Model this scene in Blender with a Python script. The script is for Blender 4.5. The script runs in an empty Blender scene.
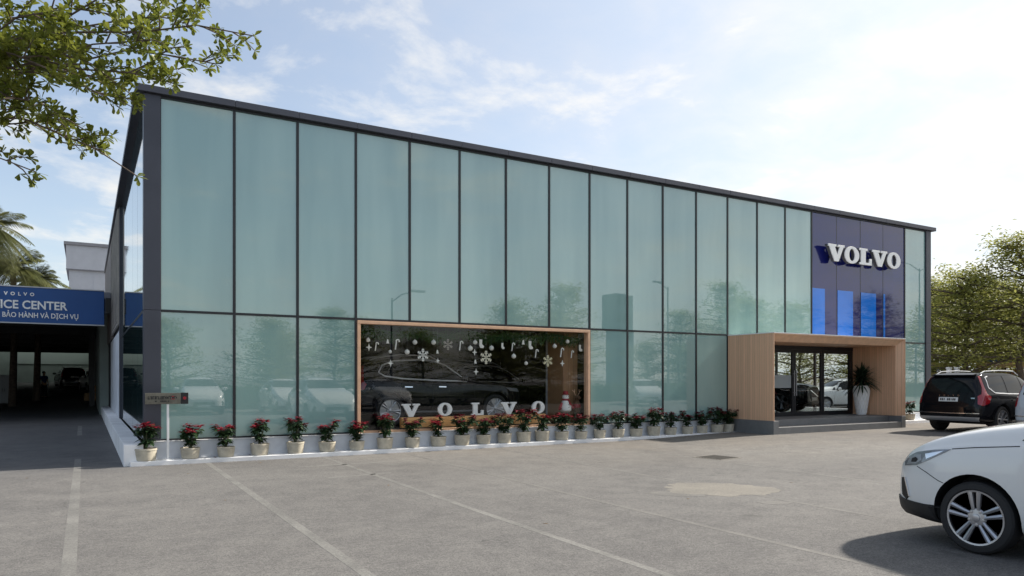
import bpy, bmesh, math, random
from math import sin, cos, pi, radians, sqrt, atan2, hypot
from mathutils import Vector, Matrix, geometry, noise
from mathutils.bvhtree import BVHTree

S = bpy.context.scene
COL = S.collection
rnd = random.Random(7)

# ------------------------------------------------------------------ camera
FPX, HY, EYE = 733.0, 380.0, 1.6
YAW = atan2(426.0, FPX)
cam_d = bpy.data.cameras.new('camera')
cam = bpy.data.objects.new('camera', cam_d)
COL.objects.link(cam)
cam_d.sensor_width = 36.0
cam_d.lens = 36.0 * FPX / 1024.0
cam_d.shift_y = (HY - 288.0) / 1024.0
cam_d.clip_start = 0.05
cam_d.clip_end = 2000
cam.location = (0, 0, EYE)
cam.rotation_euler = (pi / 2, 0, -YAW)
S.camera = cam
FW = Vector((sin(YAW), cos(YAW), 0)); RT = Vector((cos(YAW), -sin(YAW), 0))
def at(u, v, dep):
    return Vector((0, 0, EYE)) + (FW * FPX + RT * (u - 512) + Vector((0, 0, 1)) * (HY - v)) * (dep / FPX)

# ------------------------------------------------------------------ light
SUN_EL, SUN_AZ = radians(39), radians(-2.5)          # azimuth measured from +X towards +Y
sd = Vector((cos(SUN_EL) * cos(SUN_AZ), cos(SUN_EL) * sin(SUN_AZ), sin(SUN_EL)))
sun_l = bpy.data.lights.new('sun', 'SUN')
sun_l.energy = 3.6
sun_l.angle = radians(2.6)
sun_l.color = (1.0, 0.93, 0.83)
sun = bpy.data.objects.new('sun', sun_l)
COL.objects.link(sun)
sun.rotation_euler = sd.to_track_quat('Z', 'Y').to_euler()
sun.location = (30, -5, 30)

w = bpy.data.worlds.new('World'); S.world = w; w.use_nodes = True
nt = w.node_tree; nt.nodes.clear()
def wn(t, **k):
    n = nt.nodes.new(t)
    for a, b in k.items(): setattr(n, a, b)
    return n
def lk(a, b): nt.links.new(a, b)
out = wn('ShaderNodeOutputWorld')
sky = wn('ShaderNodeTexSky', sky_type='NISHITA', sun_disc=False)
sky.sun_elevation = SUN_EL
sky.sun_rotation = pi / 2 - SUN_AZ
sky.air_density = 1.0; sky.dust_density = 1.2; sky.ozone_density = 1.0; sky.altitude = 10
bg1 = wn('ShaderNodeBackground'); bg1.inputs['Strength'].default_value = 0.086
lk(sky.outputs[0], bg1.inputs['Color'])
tc = wn('ShaderNodeTexCoord'); sep = wn('ShaderNodeSeparateXYZ')
nrm = wn('ShaderNodeVectorMath', operation='NORMALIZE'); lk(tc.outputs['Generated'], nrm.inputs[0])
lk(nrm.outputs[0], sep.inputs[0])
def mth(op, a, b=None, c=None, clamp=False):
    n = wn('ShaderNodeMath', operation=op, use_clamp=clamp)
    for i, x in enumerate((a, b, c)):
        if x is None: continue
        if isinstance(x, (int, float)): n.inputs[i].default_value = x
        else: lk(x, n.inputs[i])
    return n.outputs[0]
zc = mth('ADD', mth('MAXIMUM', sep.outputs['Z'], 0.0), 0.16)
cmb = wn('ShaderNodeCombineXYZ')
lk(mth('DIVIDE', sep.outputs['X'], zc), cmb.inputs[0]); lk(mth('DIVIDE', sep.outputs['Y'], zc), cmb.inputs[1])
n1 = wn('ShaderNodeTexNoise'); n1.inputs['Scale'].default_value = 3.1; n1.inputs['Detail'].default_value = 10
n1.inputs['Roughness'].default_value = 0.6; n1.inputs['Distortion'].default_value = 0.25
lk(cmb.outputs[0], n1.inputs['Vector'])
n2 = wn('ShaderNodeTexNoise'); n2.inputs['Scale'].default_value = 0.55; n2.inputs['Detail'].default_value = 3
lk(cmb.outputs[0], n2.inputs['Vector'])
dotn = wn('ShaderNodeVectorMath', operation='DOT_PRODUCT'); lk(nrm.outputs[0], dotn.inputs[0])
dotn.inputs[1].default_value = sd
sunny = mth('MULTIPLY_ADD', dotn.outputs['Value'], 0.5, 0.5)
glow = mth('POWER', sunny, 5.0)
cl = mth('ADD', mth('ADD', mth('MULTIPLY', n1.outputs[0], 0.75), mth('MULTIPLY', n2.outputs[0], 0.5)), mth('MULTIPLY', glow, 0.12))
mr = wn('ShaderNodeMapRange', interpolation_type='SMOOTHSTEP'); lk(cl, mr.inputs[0])
mr.inputs[1].default_value = 0.52; mr.inputs[2].default_value = 0.86
mr.inputs[3].default_value = 0.0; mr.inputs[4].default_value = 0.85
hz = mth('POWER', mth('SUBTRACT', 1.0, mth('MAXIMUM', sep.outputs['Z'], 0.0), None, True), 6.0)
veil = mth('ADD', mth('MULTIPLY_ADD', hz, 0.58, 0.10), mth('MULTIPLY', glow, 0.95), None, True)
mask = mth('MAXIMUM', mr.outputs[0], veil)
bg2 = wn('ShaderNodeBackground')
cmix = wn('ShaderNodeMix', data_type='RGBA'); lk(mr.outputs[0], cmix.inputs[0])
cmix.inputs[6].default_value = (0.80, 0.86, 0.92, 1); cmix.inputs[7].default_value = (1.06, 1.0, 0.90, 1)
lk(cmix.outputs[2], bg2.inputs['Color'])
lk(mth('MULTIPLY_ADD', glow, 0.10, 0.50), bg2.inputs['Strength'])
ms = wn('ShaderNodeMixShader'); lk(mask, ms.inputs[0]); lk(bg1.outputs[0], ms.inputs[1]); lk(bg2.outputs[0], ms.inputs[2])
lk(ms.outputs[0], out.inputs[0])

S.view_settings.view_transform = 'Standard'
S.view_settings.look = 'None'
S.view_settings.gamma = 1.0
S.view_settings.use_curve_mapping = False
S.view_settings.exposure = 1.05
S.cycles.max_bounces = 8; S.cycles.transparent_max_bounces = 12; S.cycles.glossy_bounces = 4
S.cycles.use_denoising = True

# ------------------------------------------------------------------ materials
def lerp(a, b, t): return a + (b - a) * t
def ss(a, b, x):
    t = max(0.0, min(1.0, (x - a) / (b - a))); return t * t * (3 - 2 * t)

class NT:
    def __init__(s, name):
        s.m = bpy.data.materials.new(name); s.m.use_nodes = True
        s.t = s.m.node_tree
        s.b = s.t.nodes['Principled BSDF']; s.o = s.t.nodes['Material Output']
    def n(s, t, ins=None, **k):
        x = s.t.nodes.new(t)
        for a, b in k.items(): setattr(x, a, b)
        for a, b in (ins or {}).items():
            if isinstance(b, bpy.types.NodeSocket): s.t.links.new(b, x.inputs[a])
            else: x.inputs[a].default_value = b
        return x
    def l(s, a, b): s.t.links.new(a, b)
    def math(s, op, a, b=0.0, clamp=False):
        return s.n('ShaderNodeMath', {0: a, 1: b}, operation=op, use_clamp=clamp).outputs[0]
    def mix(s, f, a, b, blend='MIX'):
        return s.n('ShaderNodeMix', {0: f, 6: a, 7: b}, data_type='RGBA', blend_type=blend).outputs[2]
    def noise(s, vec, scale, detail=4, rough=.55, dist=0.0):
        return s.n('ShaderNodeTexNoise', {'Vector': vec, 'Scale': scale, 'Detail': detail, 'Roughness': rough, 'Distortion': dist}).outputs[0]
    def rng(s, v, a, b, c, d):
        return s.n('ShaderNodeMapRange', {0: v, 1: a, 2: b, 3: c, 4: d}, clamp=True).outputs[0]

def c4(c): return (c[0], c[1], c[2], 1.0)
def mat(name, col, rough=.5, metal=0.0, var=0.0, scale=4.0, bump=0.0, bscale=40.0, coat=0.0, spec=.5, stretch=None, sheen=0.0, rvar=0.0):
    N = NT(name); b = N.b
    b.inputs['Base Color'].default_value = c4(col); b.inputs['Roughness'].default_value = rough
    b.inputs['Metallic'].default_value = metal; b.inputs['Coat Weight'].default_value = coat
    b.inputs['Coat Roughness'].default_value = .03
    b.inputs['Specular IOR Level'].default_value = spec
    if var or bump or rvar:
        v = N.n('ShaderNodeTexCoord').outputs['Object']
        if stretch: v = N.n('ShaderNodeMapping', {'Vector': v, 'Scale': stretch}).outputs[0]
        if var:
            f = N.noise(v, scale, 6)
            f = N.rng(f, .3, .7, 0, 1)
            N.l(N.mix(f, c4([x * (1 - var) for x in col]), c4([min(1, x * (1 + var)) for x in col])), b.inputs['Base Color'])
        if rvar:
            N.l(N.rng(N.noise(v, scale * 2.3, 5), .3, .7, max(0, rough - rvar), min(1, rough + rvar)), b.inputs['Roughness'])
        if bump:
            bn = N.n('ShaderNodeBump', {'Height': N.noise(v, bscale, 3), 'Strength': bump, 'Distance': .01})
            N.l(bn.outputs[0], b.inputs['Normal'])
    return N.m

def facade_glass(name, base, dark, ior=2.05):
    N = NT(name); b = N.b
    v = N.n('ShaderNodeTexCoord').outputs['Object']
    # diffused light in the frosting, painted as long soft upright streaks of colour
    a = N.noise(N.n('ShaderNodeMapping', {'Vector': v, 'Scale': (1.1, 1, .16)}).outputs[0], 1.0, 3, .5)
    a = N.rng(a, .32, .68, 0, 1)
    N.l(N.mix(a, c4(dark), c4(base)), b.inputs['Base Color'])
    b.inputs['Roughness'].default_value = .006
    b.inputs['IOR'].default_value = ior
    b.inputs['Specular IOR Level'].default_value = .5
    b.inputs['Coat Weight'].default_value = .5; b.inputs['Coat Roughness'].default_value = .01
    # very slight roller-wave of toughened glass
    wv = N.noise(N.n('ShaderNodeMapping', {'Vector': v, 'Scale': (.5, .5, .8)}).outputs[0], 1.3, 1)
    bn = N.n('ShaderNodeBump', {'Height': wv, 'Strength': .02, 'Distance': .02})
    N.l(bn.outputs[0], b.inputs['Normal']); N.l(bn.outputs[0], b.inputs['Coat Normal'])
    return N.m

def clear_glass(name, tint=(.8, .86, .85), ior=1.5, boost=1.0):
    N = NT(name)
    r0 = ((ior - 1) / (ior + 1)) ** 2
    f5 = N.math('POWER', N.n('ShaderNodeLayerWeight', {'Blend': .5}).outputs['Facing'], 5.0)
    fr = N.math('ADD', N.math('MULTIPLY', f5, (1 - r0)), r0)
    fr = N.math('MULTIPLY', fr, boost, True)
    tr = N.n('ShaderNodeBsdfTransparent', {'Color': c4(tint)})
    gl = N.n('ShaderNodeBsdfGlossy', {'Color': (1, 1, 1, 1), 'Roughness': 0.01})
    mx = N.n('ShaderNodeMixShader', {0: fr, 1: tr.outputs[0], 2: gl.outputs[0]})
    N.l(mx.outputs[0], N.o.inputs['Surface'])
    return N.m

def leaf_mat(name, c_lo, c_hi, trans=.35, scale=1.5, rough=.45, big=None):
    N = NT(name); b = N.b
    v = N.n('ShaderNodeTexCoord').outputs['Object']
    f = N.rng(N.noise(v, scale, 5, .7), .3, .7, 0, 1)
    col = N.mix(f, c4(c_lo), c4(c_hi))
    if big:
        g = N.rng(N.noise(v, scale * .12, 2), .35, .65, 0, 1)
        col = N.mix(g, col, c4(big))
    N.l(col, b.inputs['Base Color']); b.inputs['Roughness'].default_value = rough
    b.inputs['Specular IOR Level'].default_value = .35
    tl = N.n('ShaderNodeBsdfTranslucent', {'Color': col})
    mx = N.n('ShaderNodeMixShader', {0: trans, 1: b.outputs[0], 2: tl.outputs[0]})
    N.l(mx.outputs[0], N.o.inputs['Surface'])
    return N.m

def asphalt():
    N = NT('weathered_asphalt'); b = N.b
    v = N.n('ShaderNodeNewGeometry').outputs['Position']
    big = N.rng(N.noise(v, .13, 5, .6, .6), .3, .7, 0, 1)
    mid = N.rng(N.noise(v, .9, 7, .65, .4), .3, .72, 0, 1)
    fine = N.rng(N.noise(v, 19, 7, .88), .40, .60, 0, 1)
    grit = N.rng(N.noise(v, 62, 4, .85), .34, .66, 0, 1)
    st = N.noise(N.n('ShaderNodeMapping', {'Vector': v, 'Scale': (.16, 1.1, 1)}).outputs[0], .8, 5, .6)
    st = N.rng(st, .45, .7, 0, 1)
    col = N.mix(mid, c4((.082, .080, .078)), c4((.146, .141, .134)))
    col = N.mix(N.math('MULTIPLY', big, .5), col, c4((.200, .184, .163)))
    col = N.mix(N.math('MULTIPLY', st, .5), col, c4((.078, .077, .076)))
    col = N.mix(.62, col, N.mix(fine, c4((.022, .022, .022)), c4((.262, .252, .238))))
    col = N.mix(.50, col, N.mix(grit, c4((.010, .010, .010)), c4((.33, .318, .302))))
    # buff dust swept up along the building front
    sp = N.n('ShaderNodeSeparateXYZ', {0: v})
    d = N.rng(sp.outputs[1], 9.0, 15.2, 0, 1)
    dx = N.rng(sp.outputs[0], 3.0, 13.0, 0, 1)
    dd = N.math('MULTIPLY', N.math('MULTIPLY', d, dx), N.rng(N.noise(v, .5, 4), .3, .65, .15, .75))
    col = N.mix(dd, col, c4((.215, .188, .155)))
    # the lane beside the building is toned darker
    ln = N.math('MULTIPLY', N.rng(N.math('ADD', sp.outputs[1], N.math('MULTIPLY', N.noise(v, .8, 4), 1.2)), 14.5, 16.6, 0, .55), N.rng(sp.outputs[0], .6, .9, 1, 0))
    col = N.mix(ln, col, c4((.088, .089, .093)))
    # hairline cracks and dark spots
    vo = N.n('ShaderNodeTexVoronoi', {'Vector': N.n('ShaderNodeVectorMath', {0: v, 1: N.n('ShaderNodeVectorMath', {0: N.n('ShaderNodeTexNoise', {'Vector': v, 'Scale': .8, 'Detail': 6}).outputs[1], 1: (1.6, 1.6, 1.6)}, operation='MULTIPLY').outputs[0]}, operation='ADD').outputs[0], 'Scale': .22}, feature='DISTANCE_TO_EDGE').outputs[0]
    cr = N.math('MULTIPLY', N.rng(vo, 0.0, .0025, .4, 0), N.rng(N.noise(v, .35, 3), .45, .6, 0, 1))
    col = N.mix(cr, col, c4((.04, .04, .04)))
    sp2 = N.rng(N.noise(v, 1.7, 2, .5), .70, .78, 0, .5)
    col = N.mix(sp2, col, c4((.06, .058, .055)))
    broad = N.rng(N.math('ADD', N.math('MULTIPLY', N.noise(v, .22, 6, .62, .8), .65), N.math('MULTIPLY', N.noise(v, .07, 2), .35)), .36, .62, .76, 1.10)
    blot = N.rng(N.noise(v, 2.6, 6, .7, .3), .38, .66, 1.07, .84)
    kk = N.math('MULTIPLY', broad, blot)
    col = N.mix(1.0, col, N.n('ShaderNodeCombineXYZ', {0: kk, 1: kk, 2: N.math('POWER', kk, .93)}).outputs[0], 'MULTIPLY')
    N.l(col, b.inputs['Base Color'])
    b.inputs['Roughness'].default_value = .88; b.inputs['Specular IOR Level'].default_value = .3
    h = N.math('ADD', N.math('MULTIPLY', N.noise(v, 60, 3, .8), .6), N.math('MULTIPLY', N.noise(v, 8, 4), .5))
    bn = N.n('ShaderNodeBump', {'Height': h, 'Strength': .55, 'Distance': .012})
    N.l(bn.outputs[0], b.inputs['Normal'])
    return N.m

def worn_paint(name, col, wear, under=(.15, .145, .135)):
    N = NT(name); b = N.b
    v = N.n('ShaderNodeNewGeometry').outputs['Position']
    f = N.math('ADD', N.math('MULTIPLY', N.noise(v, 28, 5, .75), .6), N.math('MULTIPLY', N.noise(v, 1.6, 3), .4))
    f = N.rng(f, wear - .12, wear + .12, 0, 1)
    g = N.rng(N.noise(v, 75, 3, .8), .3, .7, .55, 1.15)
    base = N.mix(f, c4(under), c4(col))
    N.l(N.mix(1.0, base, N.n('ShaderNodeCombineXYZ', {0: g, 1: g, 2: g}).outputs[0], 'MULTIPLY'), b.inputs['Base Color'])
    b.inputs['Roughness'].default_value = .85
    bn = N.n('ShaderNodeBump', {'Height': N.noise(v, 60, 3, .8), 'Strength': .4, 'Distance': .01})
    N.l(bn.outputs[0], b.inputs['Normal'])
    return N.m

def wood_slats(name, col, axis='X', pitch=.085):
    N = NT(name); b = N.b
    v = N.n('ShaderNodeTexCoord').outputs['Object']
    sp = N.n('ShaderNodeSeparateXYZ', {0: v})
    u = {'X': sp.outputs[0], 'Y': sp.outputs[1], 'Z': sp.outputs[2]}[axis]
    fr = N.math('FRACT', N.math('DIVIDE', u, pitch))
    groove = N.rng(fr, 0, .13, 0, 1)
    board = N.math('FLOOR', N.math('DIVIDE', u, pitch))
    tone = N.n('ShaderNodeTexWhiteNoise', {1: board}, noise_dimensions='1D').outputs[0]
    grain = N.noise(N.n('ShaderNodeMapping', {'Vector': v, 'Scale': (30, 30, 1.6)}).outputs[0], 1.2, 5, .6)
    k = N.math('ADD', N.math('MULTIPLY', tone, .5), N.math('MULTIPLY', N.rng(grain, .3, .7, 0, 1), .5))
    c = N.mix(k, c4([x * .84 for x in col]), c4([min(1, x * 1.14) for x in col]))
    c = N.mix(groove, c4([x * .5 for x in col]), c)
    N.l(c, b.inputs['Base Color']); b.inputs['Roughness'].default_value = .5
    bn = N.n('ShaderNodeBump', {'Height': groove, 'Strength': .5, 'Distance': .01})
    N.l(bn.outputs[0], b.inputs['Normal'])
    return N.m

def render_wall(name, col, var=.1):
    return mat(name, col, .75, var=var, scale=1.3, bump=.15, bscale=30)

def stone_mat():
    N = NT('grey_granite'); b = N.b
    v = N.n('ShaderNodeTexCoord').outputs['Object']
    f = N.rng(N.noise(v, 3, 6, .7), .3, .7, 0, 1); g = N.rng(N.noise(v, 90, 3, .8), .3, .7, 0, 1)
    c = N.mix(f, c4((.15, .15, .15)), c4((.215, .215, .212)))
    c = N.mix(.3, c, N.mix(g, c4((.05, .05, .05)), c4((.26, .26, .26))))
    N.l(c, b.inputs['Base Color']); b.inputs['Roughness'].default_value = .6
    return N.m

def car_paint(name, col, rough=.25, flake=0.0):
    N = NT(name); b = N.b
    v = N.n('ShaderNodeTexCoord').outputs['Object']
    d = N.rng(N.noise(v, 2.2, 6, .65), .35, .75, 0, 1)
    N.l(N.mix(d, c4(col), c4([lerp(x, .3, .02 if sum(col) > .5 else .006) for x in col])), b.inputs['Base Color'])
    N.l(N.rng(d, 0, 1, rough, rough + .12), b.inputs['Roughness'])
    b.inputs['Coat Weight'].default_value = 1.0 if sum(col) > .5 else .55; b.inputs['Coat Roughness'].default_value = .03
    if sum(col) < .5: b.inputs['Specular IOR Level'].default_value = .0
    return N.m

M = {}
M['asphalt'] = asphalt()
M['paint'] = worn_paint('faded_line_paint', (.25, .243, .225), .50, (.125, .122, .115))
M['paint_faint'] = worn_paint('almost_gone_line_paint', (.225, .215, .197), .54, (.128, .123, .115))
M['concrete'] = worn_paint('bare_concrete_patch', (.25, .23, .195), .46, (.14, .132, .12))
M['glass'] = facade_glass('sea_green_frosted_glass', (.315, .475, .440), (.228, .380, .362))
M['blue_glass'] = mat('deep_blue_glass', (.010, .014, .12), .03, var=.1, scale=1, coat=.4)
M['blue_light'] = mat('painted_blue_light', (.010, .17, .66), .03, var=.06, scale=1, coat=.3)
M['side_glass'] = mat('dark_reflective_glass', (.055, .105, .11), .02, coat=.6)
M['clear'] = clear_glass('clear_shop_glass', (.95, .97, .965), 1.45, 1.3)
M['door_glass'] = clear_glass('tinted_door_glass', (.72, .77, .77), 1.5, 1.3)
M['frame'] = mat('graphite_aluminium', (.040, .044, .055), .42, .3, var=.12, scale=2)
M['mullion'] = mat('black_mullion', (.016, .017, .02), .4)
M['cap'] = mat('slate_grey_cladding', (.060, .064, .082), .45, .25, var=.12, scale=1.2)
M['black'] = mat('matt_black', (.012, .012, .013), .6)
M['dark'] = mat('dark_interior', (.022, .022, .024), .7, var=.2)
M['darkfloor'] = mat('dark_polished_floor', (.03, .03, .032), .25, var=.2)
M['plinth'] = render_wall('white_painted_render', (.70, .725, .765), .2)
M['ledge'] = render_wall('white_painted_kerb', (.82, .82, .82), .12)
M['stone'] = stone_mat()
M['wood'] = wood_slats('oak_slat_cladding', (.72, .44, .275), 'Y')
M['woodx'] = wood_slats('oak_slat_cladding_front', (.72, .44, .275), 'X')
M['woodtrim'] = mat('oak_trim', (.72, .45, .285), .45, var=.12, scale=6)
M['woodbox'] = mat('honey_oak_board', (.80, .44, .17), .5, var=.15, scale=5, stretch=(1, 6, 6))
M['white'] = mat('white_lacquer', (.86, .86, .85), .4, var=.04, scale=6)
M['letter_side'] = mat('grey_letter_return', (.09, .09, .10), .5)
M['pot'] = mat('cream_stoneware', (.50, .455, .36), .6, var=.22, scale=9, bump=.2, bscale=50)
M['soil'] = mat('potting_soil', (.04, .028, .02), .95, var=.4, scale=30)
M['p_leaf'] = leaf_mat('poinsettia_leaf', (.013, .034, .016), (.045, .088, .032), .15, 14)
M['p_bract'] = leaf_mat('poinsettia_bract', (.12, .008, .016), (.33, .020, .036), .25, 16)
M['p_bract_dark'] = leaf_mat('poinsettia_faded_bract', (.07, .008, .016), (.19, .018, .030), .22, 16)
M['stem'] = mat('green_stem', (.06, .07, .03), .7)
M['rubber'] = mat('tyre_rubber', (.018, .018, .019), .75, bump=.2, bscale=60)
M['alloy'] = mat('silver_alloy', (.48, .48, .50), .32, .75, var=.05)
M['alloy_dark'] = mat('dark_wheel_barrel', (.03, .03, .032), .5, .4)
M['chrome'] = mat('chrome', (.75, .76, .78), .12, 1.0)
M['bright'] = mat('bright_window_trim', (.80, .80, .80), .3, .25)
M['satin'] = mat('satin_silver', (.42, .43, .45), .35, .6)
M['carglass'] = mat('dark_car_glass', (.008, .010, .011), .02, coat=0, spec=.26)
M['redlens'] = mat('red_tail_lens', (.30, .008, .014), .08, coat=1)
M['lens'] = mat('clear_headlamp_lens', (.24, .25, .26), .05, .2, coat=1)
M['white_paint'] = car_paint('pearl_white_paint', (.74, .74, .725), .3)
M['black_paint'] = car_paint('black_paint', (.008, .008, .010), .15)
M['silver_paint'] = car_paint('silver_white_paint', (.50, .54, .58), .28)
M['plastic'] = mat('dark_bumper_plastic', (.020, .020, .021), .6, bump=.15, bscale=200)
M['plate'] = mat('number_plate_white', (.72, .72, .70), .4)
M['bark'] = mat('grey_brown_bark', (.105, .078, .058), .9, var=.35, scale=9, bump=.7, bscale=18)
M['bark_near'] = mat('smooth_bark', (.12, .09, .07), .85, var=.3, scale=14, bump=.4, bscale=40)
M['leaf_near'] = leaf_mat('glossy_obovate_leaf', (.085, .120, .016), (.24, .255, .045), .48, 5.5, .4)
M['leaf_far'] = leaf_mat('tiered_tree_leaf', (.13, .15, .035), (.42, .40, .115), .55, .9, .5, (.25, .265, .075))
M['leaf_hedge'] = leaf_mat('clipped_hedge_leaf', (.05, .075, .022), (.15, .18, .05), .3, 2)
M['palm'] = leaf_mat('palm_leaflet', (.07, .09, .03), (.20, .20, .08), .3, 1.2)
M['yucca'] = leaf_mat('dark_sword_leaf', (.010, .022, .012), (.030, .055, .026), .15, 6)
M['sign_blue'] = mat('royal_blue_sign_face', (.006, .070, .26), .4, var=.06, scale=.8)
M['brass'] = mat('aged_bronze_plate', (.165, .155, .125), .45, .5, var=.25, scale=12)
M['red'] = mat('red_enamel', (.30, .015, .025), .4)
M['letter_dark'] = mat('dark_engraving', (.02, .02, .02), .5)
M['garland'] = leaf_mat('fir_garland', (.012, .05, .014), (.035, .11, .025), .15, 20)
M['gold'] = mat('pale_gold_paper', (.66, .60, .40), .5)
M['ivory'] = mat('ivory_paper', (.78, .77, .72), .5)
M['screen'] = mat('bronze_mesh', (.42, .39, .35), .5, .4, var=.25, scale=2)
M['greywall'] = render_wall('pale_grey_wall', (.50, .51, .545), .05)
M['greytrim'] = mat('grey_parapet', (.22, .22, .24), .7, var=.1)
M['hall_wall'] = render_wall('greenish_grey_wall', (.28, .33, .31), .12)
M['hall_floor'] = mat('workshop_floor', (.10, .10, .10), .6, var=.2, scale=.8)
M['steel_dark'] = mat('dark_painted_steel', (.030, .030, .033), .5, var=.2)
M['carton'] = mat('brown_cardboard', (.30, .19, .10), .8, var=.15, scale=5)
M['skin'] = mat('skin', (.34, .19, .12), .55)
M['shirt'] = mat('blue_work_shirt', (.012, .045, .18), .85, bump=.3)
M['trouser'] = mat('navy_trousers', (.012, .013, .02), .85)
M['hair'] = mat('black_hair', (.01, .009, .008), .6)
M['orange'] = render_wall('orange_boundary_wall', (.33, .15, .07), .3)
M['peach'] = mat('peach_fascia', (.52, .33, .19), .7, var=.15)
M['blueroof'] = mat('blue_sheet_roof', (.05, .09, .17), .5, .2, var=.2)
M['olive'] = mat('olive_yellow_tarp', (.20, .16, .03), .7, var=.3, scale=3)
M['pole'] = mat('galvanised_pole', (.20, .21, .22), .5, .5)
M['tower'] = mat('far_tower_wall', (.14, .19, .22), .6, var=.2, scale=.05)
M['fallen'] = mat('dry_leaf', (.16, .09, .03), .8, var=.3)
M['iron'] = mat('cast_iron', (.055, .05, .045), .7, .3, var=.3, scale=20)

# ------------------------------------------------------------------ mesh helpers
class MB:
    def __init__(s): s.v = []; s.f = []
    def add(s, vs, fs):
        k = len(s.v); s.v += [tuple(x) for x in vs]; s.f += [tuple(i + k for i in f) for f in fs]
    def box(s, x0, x1, y0, y1, z0, z1):
        s.add([(x0, y0, z0), (x1, y0, z0), (x1, y1, z0), (x0, y1, z0), (x0, y0, z1), (x1, y0, z1), (x1, y1, z1), (x0, y1, z1)],
              [(0, 3, 2, 1), (4, 5, 6, 7), (0, 1, 5, 4), (1, 2, 6, 5), (2, 3, 7, 6), (3, 0, 4, 7)])
    def bar(s, p, q, wd, th=None, up=(0, 0, 1)):
        p = Vector(p); q = Vector(q); d = (q - p).normalized(); u = Vector(up)
        if abs(d.dot(u)) > .98: u = Vector((1, 0, 0))
        a = d.cross(u).normalized() * wd / 2; b = a.cross(d).normalized() * (th or wd) / 2
        vs = [p - a - b, p + a - b, p + a + b, p - a + b, q - a - b, q + a - b, q + a + b, q - a + b]
        s.add(vs, [(0, 3, 2, 1), (4, 5, 6, 7), (0, 1, 5, 4), (1, 2, 6, 5), (2, 3, 7, 6), (3, 0, 4, 7)])
    def tube(s, pts, rad, n=8, cap=True):
        pts = [Vector(p) for p in pts]
        if not isinstance(rad, (list, tuple)): rad = [rad] * len(pts)
        k = len(s.v); ref = None
        for i, p in enumerate(pts):
            d = (pts[min(i + 1, len(pts) - 1)] - pts[max(i - 1, 0)]).normalized()
            if ref is None: ref = d.orthogonal().normalized()
            a = (ref - d * ref.dot(d)); a = a.normalized() if a.length > 1e-5 else d.orthogonal().normalized(); ref = a
            b = d.cross(a)
            for j in range(n):
                t = 2 * pi * j / n; s.v.append(tuple(p + (a * cos(t) + b * sin(t)) * rad[i]))
        for i in range(len(pts) - 1):
            for j in range(n):
                j2 = (j + 1) % n
                s.f.append((k + i * n + j, k + i * n + j2, k + (i + 1) * n + j2, k + (i + 1) * n + j))
        if cap:
            s.f.append(tuple(k + j for j in reversed(range(n)))); e = k + (len(pts) - 1) * n
            s.f.append(tuple(e + j for j in range(n)))
    def lathe(s, prof, c=(0, 0, 0), n=20, axis='Z'):
        k = len(s.v); c = Vector(c)
        for r, h in prof:
            for j in range(n):
                t = 2 * pi * j / n
                p = {'Z': (r * cos(t), r * sin(t), h), 'X': (h, r * cos(t), r * sin(t)), 'Y': (r * sin(t), h, r * cos(t))}[axis]
                s.v.append(tuple(c + Vector(p)))
        for i in range(len(prof) - 1):
            for j in range(n):
                j2 = (j + 1) % n
                s.f.append((k + i * n + j, k + i * n + j2, k + (i + 1) * n + j2, k + (i + 1) * n + j))
        s.f.append(tuple(k + j for j in reversed(range(n))))
        e = k + (len(prof) - 1) * n; s.f.append(tuple(e + j for j in range(n)))
    def prism(s, poly, fn, d0, d1):
        """poly of 2D points, fn(a,b,d)->3D"""
        n = len(poly); k = len(s.v)
        s.v += [tuple(fn(a, b, d0)) for a, b in poly] + [tuple(fn(a, b, d1)) for a, b in poly]
        s.f.append(tuple(k + i for i in reversed(range(n)))); s.f.append(tuple(k + n + i for i in range(n)))
        for i in range(n):
            j = (i + 1) % n; s.f.append((k + i, k + j, k + n + j, k + n + i))
    def ring(s, outer, inner, fn, d0, d1):
        n = len(outer); k = len(s.v)
        for d in (d0, d1):
            s.v += [tuple(fn(a, b, d)) for a, b in outer] + [tuple(fn(a, b, d)) for a, b in inner]
        for i in range(n):
            j = (i + 1) % n
            s.f += [(k + i, k + n + i, k + n + j, k + j), (k + 2 * n + i, k + 2 * n + j, k + 3 * n + j, k + 3 * n + i),
                    (k + i, k + j, k + 2 * n + j, k + 2 * n + i), (k + n + i, k + 3 * n + i, k + 3 * n + j, k + n + j)]
    def leaf(s, p, d, nrm, L, W, fold=.15, obov=False):
        """a creased leaf blade: two quads along d"""
        d = d.normalized(); b = nrm.cross(d)
        b = b.normalized() if b.length > 1e-4 else d.orthogonal().normalized(); nn = d.cross(b).normalized()
        m = .66 if obov else .45
        k = len(s.v)
        if obov:
            mid = p + d * L * .72
            s.v += [tuple(p), tuple(p + d * L * .45 + b * W * .30 + nn * fold * W * .5), tuple(p + d * L * .78 + b * W * .5 + nn * fold * W * .6), tuple(p + d * L * .97 + b * W * .22 - nn * fold * L * .15),
                    tuple(p + d * L * .97 - b * W * .22 - nn * fold * L * .15), tuple(p + d * L * .78 - b * W * .5 + nn * fold * W * .6), tuple(p + d * L * .45 - b * W * .30 + nn * fold * W * .5), tuple(mid)]
            s.f += [(k, k + 7, k + 2, k + 1), (k + 7, k + 4, k + 3, k + 2), (k, k + 6, k + 5, k + 7), (k + 7, k + 5, k + 4)]
            return
        s.v += [tuple(p), tuple(p + d * L * m + b * W / 2 + nn * fold * W), tuple(p + d * L - nn * fold * L * .3), tuple(p + d * L * m - b * W / 2 + nn * fold * W), tuple(p + d * L * m * .95)]
        s.f += [(k, k + 4, k + 2, k + 1), (k, k + 3, k + 2, k + 4)]
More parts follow.
